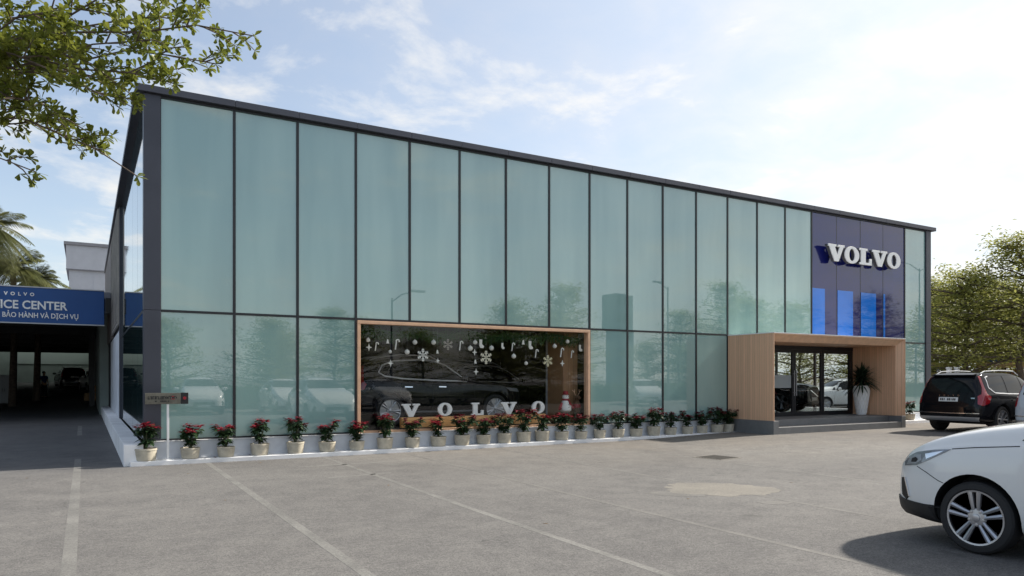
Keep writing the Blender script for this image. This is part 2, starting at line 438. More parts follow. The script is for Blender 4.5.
    def build(s, name, m, parent=None, smooth=False, bevel=0.0, local=False, seg=2):
        me = bpy.data.meshes.new(name)
        off = Vector((0, 0, 0))
        if parent is not None and not local: off = world_loc(parent)
        me.from_pydata([(a - off.x, b - off.y, c - off.z) for a, b, c in s.v], [], s.f)
        me.validate(); me.materials.append(m)
        bm = bmesh.new(); bm.from_mesh(me)
        if len(s.f) < 20000: bmesh.ops.recalc_face_normals(bm, faces=bm.faces)
        bm.to_mesh(me); bm.free()
        if smooth:
            for p in me.polygons: p.use_smooth = True
            try: me.set_sharp_from_angle(angle=radians(smooth if smooth is not True else 40))
            except Exception: pass
        o = bpy.data.objects.new(name, me); COL.objects.link(o)
        if parent is not None: o.parent = parent
        if bevel:
            bv = o.modifiers.new('bevel', 'BEVEL'); bv.width = bevel; bv.segments = seg; bv.limit_method = 'ANGLE'; bv.angle_limit = radians(40)
        return o

def world_loc(o):
    l = Vector((0, 0, 0))
    while o is not None:
        l += o.location; o = o.parent
    return l
def tag(o, label=None, cat=None, group=None, kind=None):
    if label: o['label'] = label
    if cat: o['category'] = cat
    if group: o['group'] = group
    if kind: o['kind'] = kind
    return o
def thing(name, label, cat, loc=(0, 0, 0), rz=0.0, group=None):
    o = bpy.data.objects.new(name, None); COL.objects.link(o); o.empty_display_size = .2
    o.location = loc; o.rotation_euler = (0, 0, rz)
    return tag(o, label, cat, group)
def kids(o): return [c for c in bpy.data.objects if c.parent == o]
def copy_tree(o, parent=None):
    c = o.copy(); COL.objects.link(c); c.parent = parent
    for ch in kids(o): copy_tree(ch, c)
    return c
def dup(o, loc, rz=0, label=None, group=None, scale=1.0):
    c = copy_tree(o); c.location = loc; c.rotation_euler = (0, 0, rz); c.scale = (scale,) * 3
    if label: c['label'] = label
    if group: c['group'] = group
    elif 'group' in c: del c['group']
    return c
def txt(name, s, size, m, parent, origin, ex, ez, depth=.01, align='LEFT', bold=0.0, space=1.0):
    """writing laid in the plane ex (reading direction), ez (up)"""
    cu = bpy.data.curves.new(name, 'FONT'); cu.body = s; cu.size = size; cu.extrude = depth / 2; cu.align_x = align; cu.offset = bold; cu.space_character = space
    cu.resolution_u = 3
    o = bpy.data.objects.new(name, cu); COL.objects.link(o)
    dg = bpy.context.evaluated_depsgraph_get(); dg.update()
    me = bpy.data.meshes.new_from_object(o.evaluated_get(dg)); bpy.data.objects.remove(o)
    ex = Vector(ex).normalized(); ez = Vector(ez).normalized(); ey = ex.cross(ez) * -1
    org = Vector(origin) - (world_loc(parent) if parent else Vector())
    for v in me.vertices:
        p = v.co; v.co = org + ex * p.x + ez * p.y + ey * p.z
    me.materials.clear(); me.materials.append(m)
    o = bpy.data.objects.new(name, me); COL.objects.link(o); o.parent = parent
    return o

# ------------------------------------------------------------------ ground
def gz(x, y): return .085 * ss(12.0, 16.4, x) * ss(7.0, 12.5, y)
def hallz(y): return max(0.0, (y - 48.8) * .0514)
def grid_sheet(name, xs, ys, zf, m):
    b = MB(); n = len(xs)
    for y in ys:
        for x in xs: b.v.append((x, y, zf(x, y)))
    for j in range(len(ys) - 1):
        for i in range(n - 1):
            k = j * n + i; b.f.append((k, k + 1, k + n + 1, k + n))
    o = b.build(name, m, smooth=True)
    return tag(o, kind='structure')
xs = [-600, -300, -120, -60, -30, -15] + [-8 + .7 * i for i in range(70)] + [42, 48, 56, 70, 100, 160, 320, 700]
ys = [-500, -250, -120, -60, -30, -15, -8, -4] + [.7 * i for i in range(32)] + [23, 25, 28, 32, 40, 48.8, 60, 80, 120, 250, 700]
tag(grid_sheet('ground', xs, ys, lambda x, y: gz(x, y) + (hallz(min(y, 90)) if y > 40 else 0), M['asphalt']), kind='structure')

def painted(name, pts, wd, m, lift=.0012):
    """a painted stripe that follows the ground"""
    b = MB(); P = []
    for (x0, y0), (x1, y1) in zip(pts[:-1], pts[1:]):
        n = max(1, int(hypot(x1 - x0, y1 - y0) / .35))
        P += [(lerp(x0, x1, i / n), lerp(y0, y1, i / n)) for i in range(n)]
    P.append(pts[-1])
    for i, (x, y) in enumerate(P):
        a = P[max(0, i - 1)]; c = P[min(len(P) - 1, i + 1)]
        dx, dy = c[0] - a[0], c[1] - a[1]; L = hypot(dx, dy); nx, ny = -dy / L, dx / L
        for sgn in (-1, 1):
            jx = x + nx * sgn * wd / 2; jy = y + ny * sgn * wd / 2
            b.v.append((jx, jy, gz(jx, jy) + lift + hallz(jy)))
    for i in range(len(P) - 1): b.f.append((2 * i, 2 * i + 1, 2 * i + 3, 2 * i + 2))
    n0 = len(b.v); b.v += [(x, y, z - lift - .004) for x, y, z in b.v]       # edges run down into the paving
    for i in range(len(P) - 1):
        for q in (0, 1): b.f.append((2 * i + q, 2 * i + 2 + q, n0 + 2 * i + 2 + q, n0 + 2 * i + q))
    return tag(b.build(name, m), kind='structure')
painted('lane_line', [(-.12, 1.5), (-.14, 17.3)], .115, M['paint'])
painted('lane_line', [(-.16, 24.5), (-.18, 29.5)], .12, M['paint'])
painted('lane_line', [(-4.5, 24.6), (-2.9, 24.0), (-2.75, 30.5)], .12, M['paint_faint'])
painted('parking_line', [(1.98, 1.0), (2.03, 15.15)], .105, M['paint'])
painted('parking_line', [(4.11, 1.0), (4.14, 8), (4.27, 15.15)], .095, M['paint'])
painted('parking_line', [(5.86, 2.0), (5.86, 8), (6.02, 14.8)], .085, M['paint_faint'])
painted('parking_line', [(8.0, 5.2), (8.3, 14.9)], .085, M['paint_faint'])
painted('parking_line', [(10.6, 4.0), (10.9, 13.2)], .08, M['paint_faint'])
painted('parking_mark', [(3.38, 13.62), (5.05, 13.60)], .10, M['paint'])
painted('parking_mark', [(3.42, 11.86), (4.55, 11.98)], .10, M['paint'])
painted('parking_mark', [(-.14, 16.2), (.62, 16.35)], .06, M['paint_faint'])
# concrete patch with a ragged, hand trowelled edge
def patch_sheet(name, cx, cy, rx, ry, rot, m, seed, lift):
    r = random.Random(seed); b = MB(); n = 46
    b.v.append((cx, cy, gz(cx, cy) + lift))
    for i in range(n):
        t = 2 * pi * i / n
        k = 1 + .28 * noise.noise(Vector((cos(t) * 1.9, sin(t) * 1.9, seed * 1.7))) + .10 * r.uniform(-1, 1)
        a, c = rx * cos(t) * k, ry * sin(t) * k
        x = cx + a * cos(rot) - c * sin(rot); y = cy + a * sin(rot) + c * cos(rot)
        b.v.append((x, y, gz(x, y) + lift))
    for i in range(n): b.f.append((0, 1 + i, 1 + (i + 1) % n))
    k0 = len(b.v); b.v += [(x, y, z - lift - .004) for x, y, z in b.v[1:]]
    for i in range(n): b.f.append((1 + i, 1 + (i + 1) % n, k0 + (i + 1) % n, k0 + i))
    return tag(b.build(name, m), kind='structure')
patch_sheet('concrete_patch', 8.05, 7.75, .82, .64, -.75, M['concrete'], 3, .0016)
patch_sheet('concrete_patch', 7.15, 7.75, .42, .20, -.9, M['paint_faint'], 9, .0014)
patch_sheet('concrete_patch', 7.75, 6.55, .22, .12, -.6, M['paint_faint'], 5, .0014)
patch_sheet('concrete_patch', 5.25, 13.1, .45, .16, -.2, M['paint_faint'], 15, .0014)

b = MB()
b.box(-.36, .36, -.36, .36, -.02, .006)
mh = thing('drain_cover', 'square rusty drain cover set in the asphalt before the entrance', 'drain cover', (11.25, 10.95, gz(11.25, 10.95)), .15)
b.build('frame', M['concrete'], mh, local=True)
b = MB()
for i in range(9): b.box(-.31, .31, -.31 + i * .07, -.27 + i * .07, .005, .012)
b.build('grate', M['iron'], mh, local=True)

# ------------------------------------------------------------------ showroom building
GY = 15.60                                    # glass plane
PX0 = 1.24
def MX(i): return PX0 if i == 0 else 2.585 + 1.2612 * (i - 1)
ZP, ZT, ZR, ZC = .41, 2.935, 7.04, 7.20       # plinth top, transom, parapet bottom, parapet top
XE = MX(20)
bld = thing('showroom_building', 'long two storey car showroom clad in sea green frosted glass with slate grey edges', 'building', (14, 24, 0))

def gpanel(x0, x1, z0, z1, m=M['glass'], y=GY, nm='glass_panel', th=.025, g=.012):
    b = MB(); t = rnd.uniform(-.0022, .0022); t2 = rnd.uniform(-.0016, .0016)
    b.box(x0 + g, x1 - g, y, y + th, z0 + g, z1 - g)
    # each pane sits a hair out of true, as real curtain walls do
    cx, cz = (x0 + x1) / 2, (z0 + z1) / 2
    b.v = [(vx, vy + (vx - cx) * t + (vz - cz) * t2, vz) for vx, vy, vz in b.v]
    return b.build(nm, m, bld)
for i in range(20):
    if 15 <= i <= 18: gpanel(MX(i), MX(i + 1), 2.92, ZR, M['blue_glass'], nm='blue_glass_panel')
    else: gpanel(MX(i), MX(i + 1), ZT, ZR)
    if i < 3 or 8 <= i < 12 or i >= 17: gpanel(MX(i), MX(i + 1), ZP + .03, ZT)
# interior light through the foot of the blue panels, painted as brighter sheets
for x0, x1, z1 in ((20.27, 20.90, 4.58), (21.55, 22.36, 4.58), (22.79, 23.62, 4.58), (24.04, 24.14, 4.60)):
    b = MB(); b.box(x0, x1, GY - .010, GY - .007, 2.98, z1); b.build('blue_light_band', M['blue_light'], bld)
# mullions and transom
for i in range(1, 20):
    b = MB(); blue = 15 < i < 19
    wv = .012 if blue else .026
    z0 = ZP + .02
    if 3 < i < 8: z0 = ZT + .02
    if 12 < i < 18: z0 = ZT + .02
    b.box(MX(i) - wv, MX(i) + wv, GY - (.002 if blue else .022), GY + .12, z0, ZR)
    b.build('mullion', M['mullion'], bld)
b = MB()
for x0, x1 in ((PX0, MX(12)), (22.6, XE)):
    b.box(x0, x1, GY - .018, GY + .1, ZT - .024, ZT + .024)
b.build('transom', M['mullion'], bld)
for x0, x1 in ((PX0, MX(3)), (MX(8), MX(12)), (22.6, XE)):
    b = MB(); b.box(x0, x1, GY - .03, GY + .1, ZP, ZP + .055); b.build('sill_rail', M['mullion'], bld)
# corner posts (cladding sheets meeting at the transom joint)
for x0, x1 in ((.945, PX0), (XE, XE + .30)):
    b = MB()
    b.box(x0, x1, GY - .05, GY + .22, ZP + .002, ZT - .006); b.box(x0, x1, GY - .05, GY + .22, ZT + .006, ZR + .02)
    b.box(x0 + .01, x1 - .01, GY - .04, GY + .2, ZT - .01, ZT + .01)
    b.build('corner_post', M['cap'], bld, bevel=.006)
# parapet cap made of sheets with open joints, plus the dark shadow gap below it
jo = [.80] + [MX(i) for i in range(1, 20)] + [XE + .50]
b = MB()
for a, c in zip(jo[:-1], jo[1:]): b.box(a + .004, c - .004, GY - .13, GY + .35, ZR + .03, ZC)
b.box(.84, XE + .45, GY - .115, GY + .33, ZR + .036, ZC - .01)
b.build('parapet_cap', M['cap'], bld, bevel=.004)
b = MB(); b.box(.95, XE + .3, GY - .03, GY + .2, ZR - .02, ZR + .034); b.build('shadow_gap', M['mullion'], bld)
SY1 = 43.0
for a, c in zip((GY + .36, 18, 20.5, 23, 25.5, 28, 31, 34, 37, 40), (18, 20.5, 23, 25.5, 28, 31, 34, 37, 40, SY1)):
    b = MB(); b.box(.80, 1.15, a, c - .008, ZR + .03, ZC); b.build('side_parapet_cap', M['cap'], bld)
b = MB(); b.box(1.0, XE + .3, GY + .3, SY1, ZR - .25, ZR - .05); b.build('roof', M['greytrim'], bld)
b = MB(); b.box(1.0, XE + .28, SY1 - .2, SY1, 0, ZR - .26); b.build('rear_wall', M['greywall'], bld)
b = MB(); b.box(XE + .05, XE + .28, GY + .25, SY1 - .21, 3.1, ZR - .26); b.box(XE + .05, XE + .28, GY + .25, SY1 - .21, 0, .44); b.box(XE + .05, XE + .28, 27.5, SY1 - .21, .441, 3.099); b.build('right_wall', M['greywall'], bld)
for y in (16.4, 18.4, 20.4, 22.4, 24.4, 26.4):
    b = MB(); b.box(XE + .1, XE + .2, y - .04, y + .04, .441, 3.099); b.build('side_window_post', M['mullion'], bld)
b = MB(); b.add([(XE + .15, GY + .3, .45), (XE + .15, 27.5, .45), (XE + .15, 27.5, 3.09), (XE + .15, GY + .3, 3.09)], [(0, 1, 2, 3)]); b.build('side_window_pane', M['clear'], bld)
for x0, x1 in ((.93, MX(12)), (22.6, XE + .3)):
    b = MB(); b.box(x0, x1, GY - .06, GY + .14, 0, ZP); b.build('plinth', M['plinth'], bld, bevel=.01)
    b = MB(); b.box(x0, x1, GY - .075, GY - .002, ZP + .001, ZP + .022); b.build('plinth_coping', M['ledge'], bld, bevel=.004)
b = MB(); b.box(.70, MX(12) + .02, 15.20, GY - .062, -.1, .085); b.build('pot_ledge', M['ledge'], bld, bevel=.012)
b = MB(); b.box(22.62, XE + .6, 15.10, GY - .062, -.1, .19); b.build('right_ledge', M['ledge'], bld, bevel=.012)
b = MB(); b.box(.60, .93, 15.30, 38.5, -.1, .40); b.build('side_plinth', M['ledge'], bld, bevel=.012)
for y0, y1 in ((15.84, 17.6), (17.63, 19.5), (19.53, 22.7), (22.73, 26.0)):
    for z0, z1 in ((.43, ZT - .03), (ZT + .03, ZR)):
        b2 = MB(); b2.box(.955, .985, y0, y1, z0, z1); b2.build('side_glass_panel', M['side_glass'], bld)
b = MB(); b.box(.95, 1.0, 15.83, 26.0, ZT - .028, ZT + .028); b.build('side_transom', M['mullion'], bld)
b = MB(); b.box(.90, 1.2, 26.02, 26.16, .4, ZR); b.build('side_pilaster', M['cap'], bld, bevel=.01)
for y0, y1 in ((26.2, 29.4), (29.45, 36.0)):
    b = MB(); b.box(.92, 1.0, y0, y1, .40, 3.2); b.build('side_wall', M['plinth'], bld, bevel=.01)
b = MB(); b.box(.95, 1.05, 26.17, 33.0, 3.22, ZR); b.build('screen_backing', M['steel_dark'], bld)
b = MB(); b.box(.85, 1.0, 33.02, SY1, 3.22, ZR); b.build('brown_side_wall', mat('brown_cladding', (.17, .145, .135), .6, var=.2, scale=1), bld)
b = MB(); b.box(.90, 1.0, 36.02, SY1, 0, 3.2); b.build('dark_side_wall', M['dark'], bld)
# expanded metal screen
Y0, Y1, Z0, Z1, X0 = 26.25, 32.9, 3.35, 7.0, .89
b = MB()
def lattice(fn, La, Lz, step, th):
    n = int((La + Lz) / step)
    for k in range(n):
        o = k * step
        for sgn in (0, 1):
            a0 = max(0, o - Lz); z0 = o - a0; a1 = min(La, o); z1 = o - a1
            if abs(a1 - a0) < .02: continue
            p0 = (a0, z0); p1 = (a1, z1)
            if sgn: p0 = (La - a0, z0); p1 = (La - a1, z1)
            b.bar(fn(*p0), fn(*p1), th, th * .6)
lattice(lambda a, z: (X0, Y0 + a, Z0 + z), Y1 - Y0, Z1 - Z0, .30, .05)
b.build('mesh_screen', M['screen'], bld)
b = MB()
for y in (Y0, Y1): b.box(X0 - .03, X0 + .03, y - .04, y + .04, Z0, Z1)
for z in (Z0, Z1 - .06): b.box(X0 - .031, X0 + .031, Y0 - .039, Y1 + .039, z, z + .06)
b.build('screen_frame', M['screen'], bld)
b = MB(); b.box(.62, .79, 30.8, 31.2, 4.05, 4.62); b.build('wall_equipment_box', M['black'], bld, bevel=.01)

# interior of the showroom behind the clear window and the door
b = MB(); b.box(1.1, XE, GY + .16, 28.0, .30, .44); b.build('interior_floor', M['darkfloor'], bld)
b = MB(); b.box(4.4, 16.2, 22.5, 22.6, .45, 3.4); b.box(4.3, 4.4, GY + .2, 22.6, .45, 3.4); b.box(12.6, 12.7, GY + .9, 22.49, .45, 3.4)
b.build('interior_wall', M['dark'], bld)
b = MB(); b.box(4.3, XE, GY + .2, 28, 3.42, 3.5); b.build('interior_ceiling', M['white'], bld)  # unseen ceiling made white to bounce daylight onto the window display
b = MB(); b.box(16.35, 16.45, GY + .2, 25, .45, 3.4); b.box(16.46, 21.0, 24.0, 24.1, .45, 3.4)
b.build('lobby_wall', M['dark'], bld)
b = MB(); b.box(10.95, 11.42, GY + .55, GY + 1.3, .45, 3.3); b.build('timber_pier', wood_slats('walnut_panel', (.36, .20, .105), 'X', .16), bld)
b = MB(); b.box(11.02, 11.14, GY + 1.4, GY + 1.5, .45, 3.3); b.build('pale_pier', M['greywall'], bld)
# opaque backing behind the frosted panes
b = MB()
b.box(1.05, 4.25, GY + .13, GY + .15, .42, 7.0); b.box(4.25, 12.6, GY + .13, GY + .15, 3.05, 7.0); b.box(11.6, 16.4, GY + .131, GY + .151, .46, 7.0)
b.box(16.4, XE, GY + .13, GY + .15, 3.05, 7.0); b.box(22.65, XE, GY + .131, GY + .151, .46, 3.04)
b.build('glass_backing', M['black'], bld)

# clear shop window
WX0, WX1, WZ0, WZ1 = MX(3) + .02, MX(8) - .02, ZP + .02, ZT - .03
b = MB(); t = .07
b.box(WX0, WX1, GY - .07, GY + .12, WZ1 - t, WZ1); b.box(WX0, WX1, GY - .05, GY + .12, WZ0, WZ0 + .05)
b.box(WX0, WX0 + t, GY - .069, GY + .119, WZ0 + .051, WZ1 - t - .001); b.box(WX1 - t, WX1, GY - .069, GY + .119, WZ0 + .051, WZ1 - t - .001)
win = b.build('display_window_frame', M['woodtrim'], bld, bevel=.006)
b = MB(); b.add([(WX0 + t, GY + .02, WZ0 + .05), (WX1 - t, GY + .02, WZ0 + .05), (WX1 - t, GY + .02, WZ1 - t), (WX0 + t, GY + .02, WZ1 - t)], [(0, 1, 2, 3)]); b.build('clear_pane', M['clear'], bld)
b = MB(); b.box(WX0 + t, WX1 - t, GY + .125, GY + .2, WZ0 - .01, WZ0 + .07); b.build('inner_sill', M['dark'], bld)

# entrance portal
PXL, PXR, PY, PZ = MX(12), 22.58, 13.90, 2.905
FZ = .46
b = MB(); sp = .22
def frustum(b, A, B):
    b.add([A[0], A[1], B[1], B[0]], [(0, 1, 2, 3)])
iL, iR, iT, iY = PXL + sp, PXR - sp, PZ - sp, PY + .19
b.box(PXL, PXL + .03, PY + .001, GY - .03, FZ + .003, PZ)                # left outer skin
b.box(PXL + .20, iL, iY, GY + .1, FZ + .003, PZ - sp)                    # left inner skin
b.add([(PXL, PY, FZ), (iL, iY, FZ), (iL, iY, PZ - sp), (PXL, PY, PZ)], [(0, 1, 2, 3)])
b.build('portal_left_cheek', M['wood'], bld)
b = MB()
b.box(PXR - .03, PXR, PY + .001, GY - .03, FZ + .003, PZ)
b.box(iR, iR + .02, iY, GY + .1, FZ + .003, PZ - sp)
b.add([(PXR, PY, FZ), (iR, iY, FZ), (iR, iY, PZ - sp), (PXR, PY, PZ)], [(0, 1, 2, 3)])
b.build('portal_right_cheek', M['wood'], bld)
b = MB()
b.box(PXL + .031, PXR - .031, PY + .002, GY - .03, PZ - .03, PZ - .001)
b.box(iL + .001, iR - .001, iY, GY + .1, iT, iT + .02)
b.add([(PXL, PY, PZ), (PXR, PY, PZ), (iR, iY, iT), (iL, iY, iT)], [(0, 1, 2, 3)])
b.build('portal_canopy', M['woodtrim'], bld)
b = MB(); b.box(PXL - .012, PXR + .012, PY - .012, GY - .03, PZ + .001, PZ + .022); b.build('portal_flashing', M['white'], bld)
for x0, x1 in ((PXL - .012, PXL + .20), (PXR - .20, PXR + .012)):
    b = MB(); b.box(x0, x1, PY - .008, GY - .065, -.1, FZ); b.build('portal_stone_base', M['stone'], bld, bevel=.008)
b = MB(); b.box(PXL + .203, PXR - .203, PY, PY + .42, -.1, .28); st = b.build('entrance_step', M['stone'], bld, bevel=.012)
b = MB(); b.box(PXL + .203, PXR - .203, PY + .424, GY + .3, -.1, FZ - .004); b.build('porch_floor', M['stone'], bld, bevel=.012)
# sliding doors
DY = GY + .0
DZ = 2.66
xsd = [iL + .002, 17.55, 19.42, 20.80, 22.25]
def door_leaf(x0, x1, nm):
    b = MB(); f = .085
    b.box(x0, x0 + f, DY, DY + .06, FZ, DZ - .1); b.box(x1 - f, x1, DY, DY + .06, FZ, DZ - .1)
    b.box(x0 + f, x1 - f, DY + .001, DY + .059, FZ, FZ + .13); b.box(x0 + f, x1 - f, DY + .001, DY + .059, DZ - .2, DZ - .1)
    d = b.build(nm, M['mullion'], bld, bevel=.004)
    b = MB(); b.add([(x0 + f, DY + .03, FZ + .13), (x1 - f, DY + .03, FZ + .13), (x1 - f, DY + .03, DZ - .2), (x0 + f, DY + .03, DZ - .2)], [(0, 1, 2, 3)]); b.build('door_pane', M['door_glass'], d)
    return d
door_leaf(xsd[0], xsd[1] - .01, 'fixed_door_leaf')
d2 = door_leaf(xsd[1], xsd[2] - .01, 'sliding_door_leaf')
d3 = door_leaf(xsd[2], xsd[3] - .01, 'sliding_door_leaf')
door_leaf(xsd[3], xsd[4], 'fixed_door_leaf')
for d, x in ((d2, xsd[2] - .055), (d3, xsd[2] + .045)):
    b = MB(); b.tube([(x, DY - .05, 1.1), (x, DY - .05, 1.9)], .015, 8)
    b.bar((x, DY - .05, 1.2), (x, DY + .01, 1.2), .02); b.bar((x, DY - .05, 1.8), (x, DY + .01, 1.8), .02)
    b.build('door_handle', M['satin'], d, smooth=True)
b = MB(); b.box(iL, iR, DY - .01, DY + .1, DZ - .097, iT + .001); b.box(xsd[4] + .002, iR, DY, DY + .08, FZ, DZ - .1)
b.build('door_header', M['mullion'], bld)
# pale grey band on the door glass
b = MB(); b.box(17.7, 19.3, DY + .024, DY + .026, 1.35, 1.75); b.build('door_pale_band', mat('pale_grey_band', (.35, .38, .38), .5), bld)

# ------------------------------------------------------------------ slab-serif lettering
GL = {
 'V': (1.05, [(0, 1), (0, .87), (.07, .87), (.41, 0), (.66, 0), (.98, .87), (1.05, .87), (1.05, 1), (.62, 1), (.62, .87), (.74, .87), (.58, .40), (.42, .87), (.52, .87), (.52, 1)]),
 'L': (.84, [(0, 1), (0, .87), (.10, .87), (.10, .13), (0, .13), (0, 0), (.84, 0), (.84, .40), (.69, .40), (.66, .14), (.42, .14), (.42, .87), (.54, .87), (.54, 1)]),
}
def slab(parent, ch, x, z, h, y0, y1, m, name='letter', xs=1.0):
    fn = lambda a, c, d: (x + a * h * xs, d, z + c * h)
    b = MB()
    if ch == 'O':
        n = 40
        outer = [(.48 + .48 * cos(2 * pi * i / n), .5 + .52 * sin(2 * pi * i / n)) for i in range(n)]
        inner = [(.48 + .19 * cos(2 * pi * i / n), .5 + .37 * sin(2 * pi * i / n)) for i in range(n)]
        b.ring(outer, inner, fn, y0, y1)
    else: b.prism(GL[ch][1], fn, y0, y1)
    return b.build(name, m, parent, bevel=.006)
wsig = thing('wall_sign', 'large white raised slab letters reading VOLVO on the deep blue glass panels', 'sign', (22.6, GY - .1, 5.4))
hh = .545; x = 20.73
adv = {'V': 1.07, 'O': .985, 'L': .88}
k = 3.87 / (hh * (1.05 + .985 + .88 + 1.07 + .96 - .02))
for ch in 'VOLVO':
    lo = slab(wsig, ch, x, 5.47, hh, GY - .27, GY - .235, M['white'], 'letter', k)
    slab(lo, ch, x, 5.47, hh * .998, GY - .234, GY - .13, M['letter_side'], 'letter_return', k * .998)
    x += adv[ch] * hh * k
for xx in (21.1, 21.8, 22.45, 23.1, 23.9):
    b = MB(); b.box(xx - .02, xx + .02, GY - .14, GY + .0, 5.62, 5.66); b.build('bracket', M['black'], wsig)

# ------------------------------------------------------------------ cars
CARTMP = []
def interp(keys, s):
    if s <= keys[0][0]: return keys[0][1]
    for (a, va), (c, vc) in zip(keys[:-1], keys[1:]):
        if s <= c: return lerp(va, vc, (s - a) / (c - a))
    return keys[-1][1]
def car_body(P, m, name):
    """closed body lofted from stations; s = distance behind the nose. local frame: +y forward, x right"""
    L = P['L']; bm = bmesh.new()
    st = P['st']; rings = []
    for s in st:
        zb, zs, zt = interp(P['zb'], s), interp(P['zs'], s), interp(P['zt'], s)
        wm, wt = interp(P['wm'], s), interp(P['wt'], s)
        wsx = interp(P['ws'], s) if 'ws' in P else wm * .955
        y = L / 2 - s
        dz = zs - zb
        half = [(0, zb), (.6 * wm, zb), (.90 * wm, zb + .02), (.97 * wm, zb + .12 * dz + .03), (.995 * wm, zb + .38 * dz), (wm, zb + .62 * dz),
                (lerp(wm, wsx, .4), zb + .86 * dz), (wsx, zs), (lerp(wsx, wt, .10) - .01, zs + .06 * (zt - zs)), (lerp(wsx, wt, .55), lerp(zs, zt, .55)), (wt + .012, zt - .10 * min(1, (zt - zs) * 2)),
                (wt - .05, zt - .012), (wt * .5, zt + .022), (0, zt + .03)]
        r = [bm.verts.new((-a, y, c)) for a, c in half] + [bm.verts.new((a, y, c)) for a, c in reversed(half[1:-1])]
        rings.append(r)
    n = len(rings[0])
    for a, c in zip(rings[:-1], rings[1:]):
        for i in range(n): bm.faces.new((a[i], a[(i + 1) % n], c[(i + 1) % n], c[i]))
    for r, rev in ((rings[0], False), (rings[-1], True)):
        h = n // 2
        # cap with quads across
        lst = r if not rev else r
        for i in range(h):
            a, bb, c, d = lst[i], lst[i + 1], lst[(n - i - 1) % n], lst[(n - i) % n]
            vs = []
            for q in (a, bb, c, d):
                if q not in vs: vs.append(q)
            if len(vs) >= 3: bm.faces.new(vs)
    bmesh.ops.recalc_face_normals(bm, faces=bm.faces)
    me = bpy.data.meshes.new(name); bm.to_mesh(me); bm.free()
    o = bpy.data.objects.new(name, me); COL.objects.link(o)
    sb = o.modifiers.new('s', 'SUBSURF'); sb.levels = 2; sb.render_levels = 2
    cut = []
    for ys_ in P['axles']:
        for sgn in (-1, 1):
            b = MB(); y = L / 2 - ys_
            b.lathe([(P['ra'], sgn * (P['W'] / 2 - .34)), (P['ra'], sgn * (P['W'] / 2 + .3))], (0, y, P['rw'] + P.get('az', .02)), 40, 'X')
            c = b.build('cutter', m); cut.append(c)
            bo = o.modifiers.new('b', 'BOOLEAN'); bo.operation = 'DIFFERENCE'; bo.object = c; bo.solver = 'EXACT'
    dg = bpy.context.evaluated_depsgraph_get(); dg.update()
    me2 = bpy.data.meshes.new_from_object(o.evaluated_get(dg))
    for c in cut: bpy.data.objects.remove(c)
    bpy.data.objects.remove(o)
    me2.materials.clear(); me2.materials.append(m); me2.materials.append(M['black'])
    for p in me2.polygons:
        p.material_index = 0; p.use_smooth = True
        for ys_ in P['axles']:
            y = L / 2 - ys_; z = P['rw'] + P.get('az', .02)
            if all((me2.vertices[i].co.y - y) ** 2 + (me2.vertices[i].co.z - z) ** 2 < (P['ra'] + .003) ** 2 for i in p.vertices): p.material_index = 1
        if p.center.z < interp(P['zb'], L / 2 - p.center.y) + .035: p.material_index = 1
        if P.get('dark_nose') and p.center.z < .40 and .40 < L / 2 - p.center.y < .62: p.material_index = 1
    try: me2.set_sharp_from_angle(angle=radians(38))
    except Exception: pass
    return me2
class Surf:
    def __init__(s, me):
        bm = bmesh.new(); bm.from_mesh(me); s.t = BVHTree.FromBMesh(bm); bm.free()
    def hit(s, o, d):
        h = s.t.ray_cast(o, d)
        if h[0] is None:
            q = s.t.find_nearest(o + d * 10)
            return q[0], q[1]
        return h[0], h[1]
def basis(dirv):
    d = Vector(dirv).normalized()
    up = Vector((0, 0, 1)) if abs(d.z) < .9 else Vector((0, 1, 0))
    a = d.cross(up).normalized(); b = a.cross(d).normalized()
    return d, a, b
def applique(sf, poly, dirv, m, name, parent, eps=.006, res=.05, smooth=True, skirt=.012):
    """a thin part that follows the body surface: outline 'poly' in the plane seen along dirv (a = right, b = up)"""
    d, a, bb = basis(dirv)
    pts = []
    n = len(poly)
    for i in range(n):
        p, q = Vector(poly[i]), Vector(poly[(i + 1) % n]); k = max(1, int((q - p).length / res))
        pts += [p.lerp(q, j / k) for j in range(k)]
    nb = len(pts)
    x0 = min(p.x for p in pts); x1 = max(p.x for p in pts); y0 = min(p.y for p in pts); y1 = max(p.y for p in pts)
    def inside(x, y):
        c = False; j = n - 1
        for i in range(n):
            xi, yi = poly[i]; xj, yj = poly[j]
            if (yi > y) != (yj > y) and x < (xj - xi) * (y - yi) / (yj - yi + 1e-12) + xi: c = not c
            j = i
        return c
    y = y0 + res / 2
    while y < y1:
        x = x0 + res / 2
        while x < x1:
            if inside(x, y) and min((Vector((x, y)) - p).length for p in pts[:nb]) > res * .45: pts.append(Vector((x, y)))
            x += res
        y += res
    r = geometry.delaunay_2d_cdt(pts, [(i, (i + 1) % nb) for i in range(nb)], [], 1, 1e-5)
    V, E_, F_ = r[0], r[1], r[2]
    b = MB()
    hits = [sf.hit(a * p.x + bb * p.y - d * 6, d) for p in V]
    for h, nn in hits:
        if nn.dot(d) > 0: nn = -nn
        b.v.append(tuple(h + nn * eps))
    b.f = [tuple(f) for f in F_]
    # skirt down into the body so that the part has an edge
    cnt = {}
    for f in F_:
        for i in range(len(f)):
            e = (f[i], f[(i + 1) % len(f)]); cnt[tuple(sorted(e))] = cnt.get(tuple(sorted(e)), []) + [e]
    low = {}
    def lowv(i):
        if i not in low:
            h, nn = hits[i]
            if nn.dot(d) > 0: nn = -nn
            low[i] = len(b.v); b.v.append(tuple(h + nn * (eps - skirt)))
        return low[i]
    for e in cnt.values():
        if len(e) == 1: i, j = e[0]; b.f.append((j, i, lowv(i), lowv(j)))
    return b.build(name, m, parent, local=True, smooth=35)
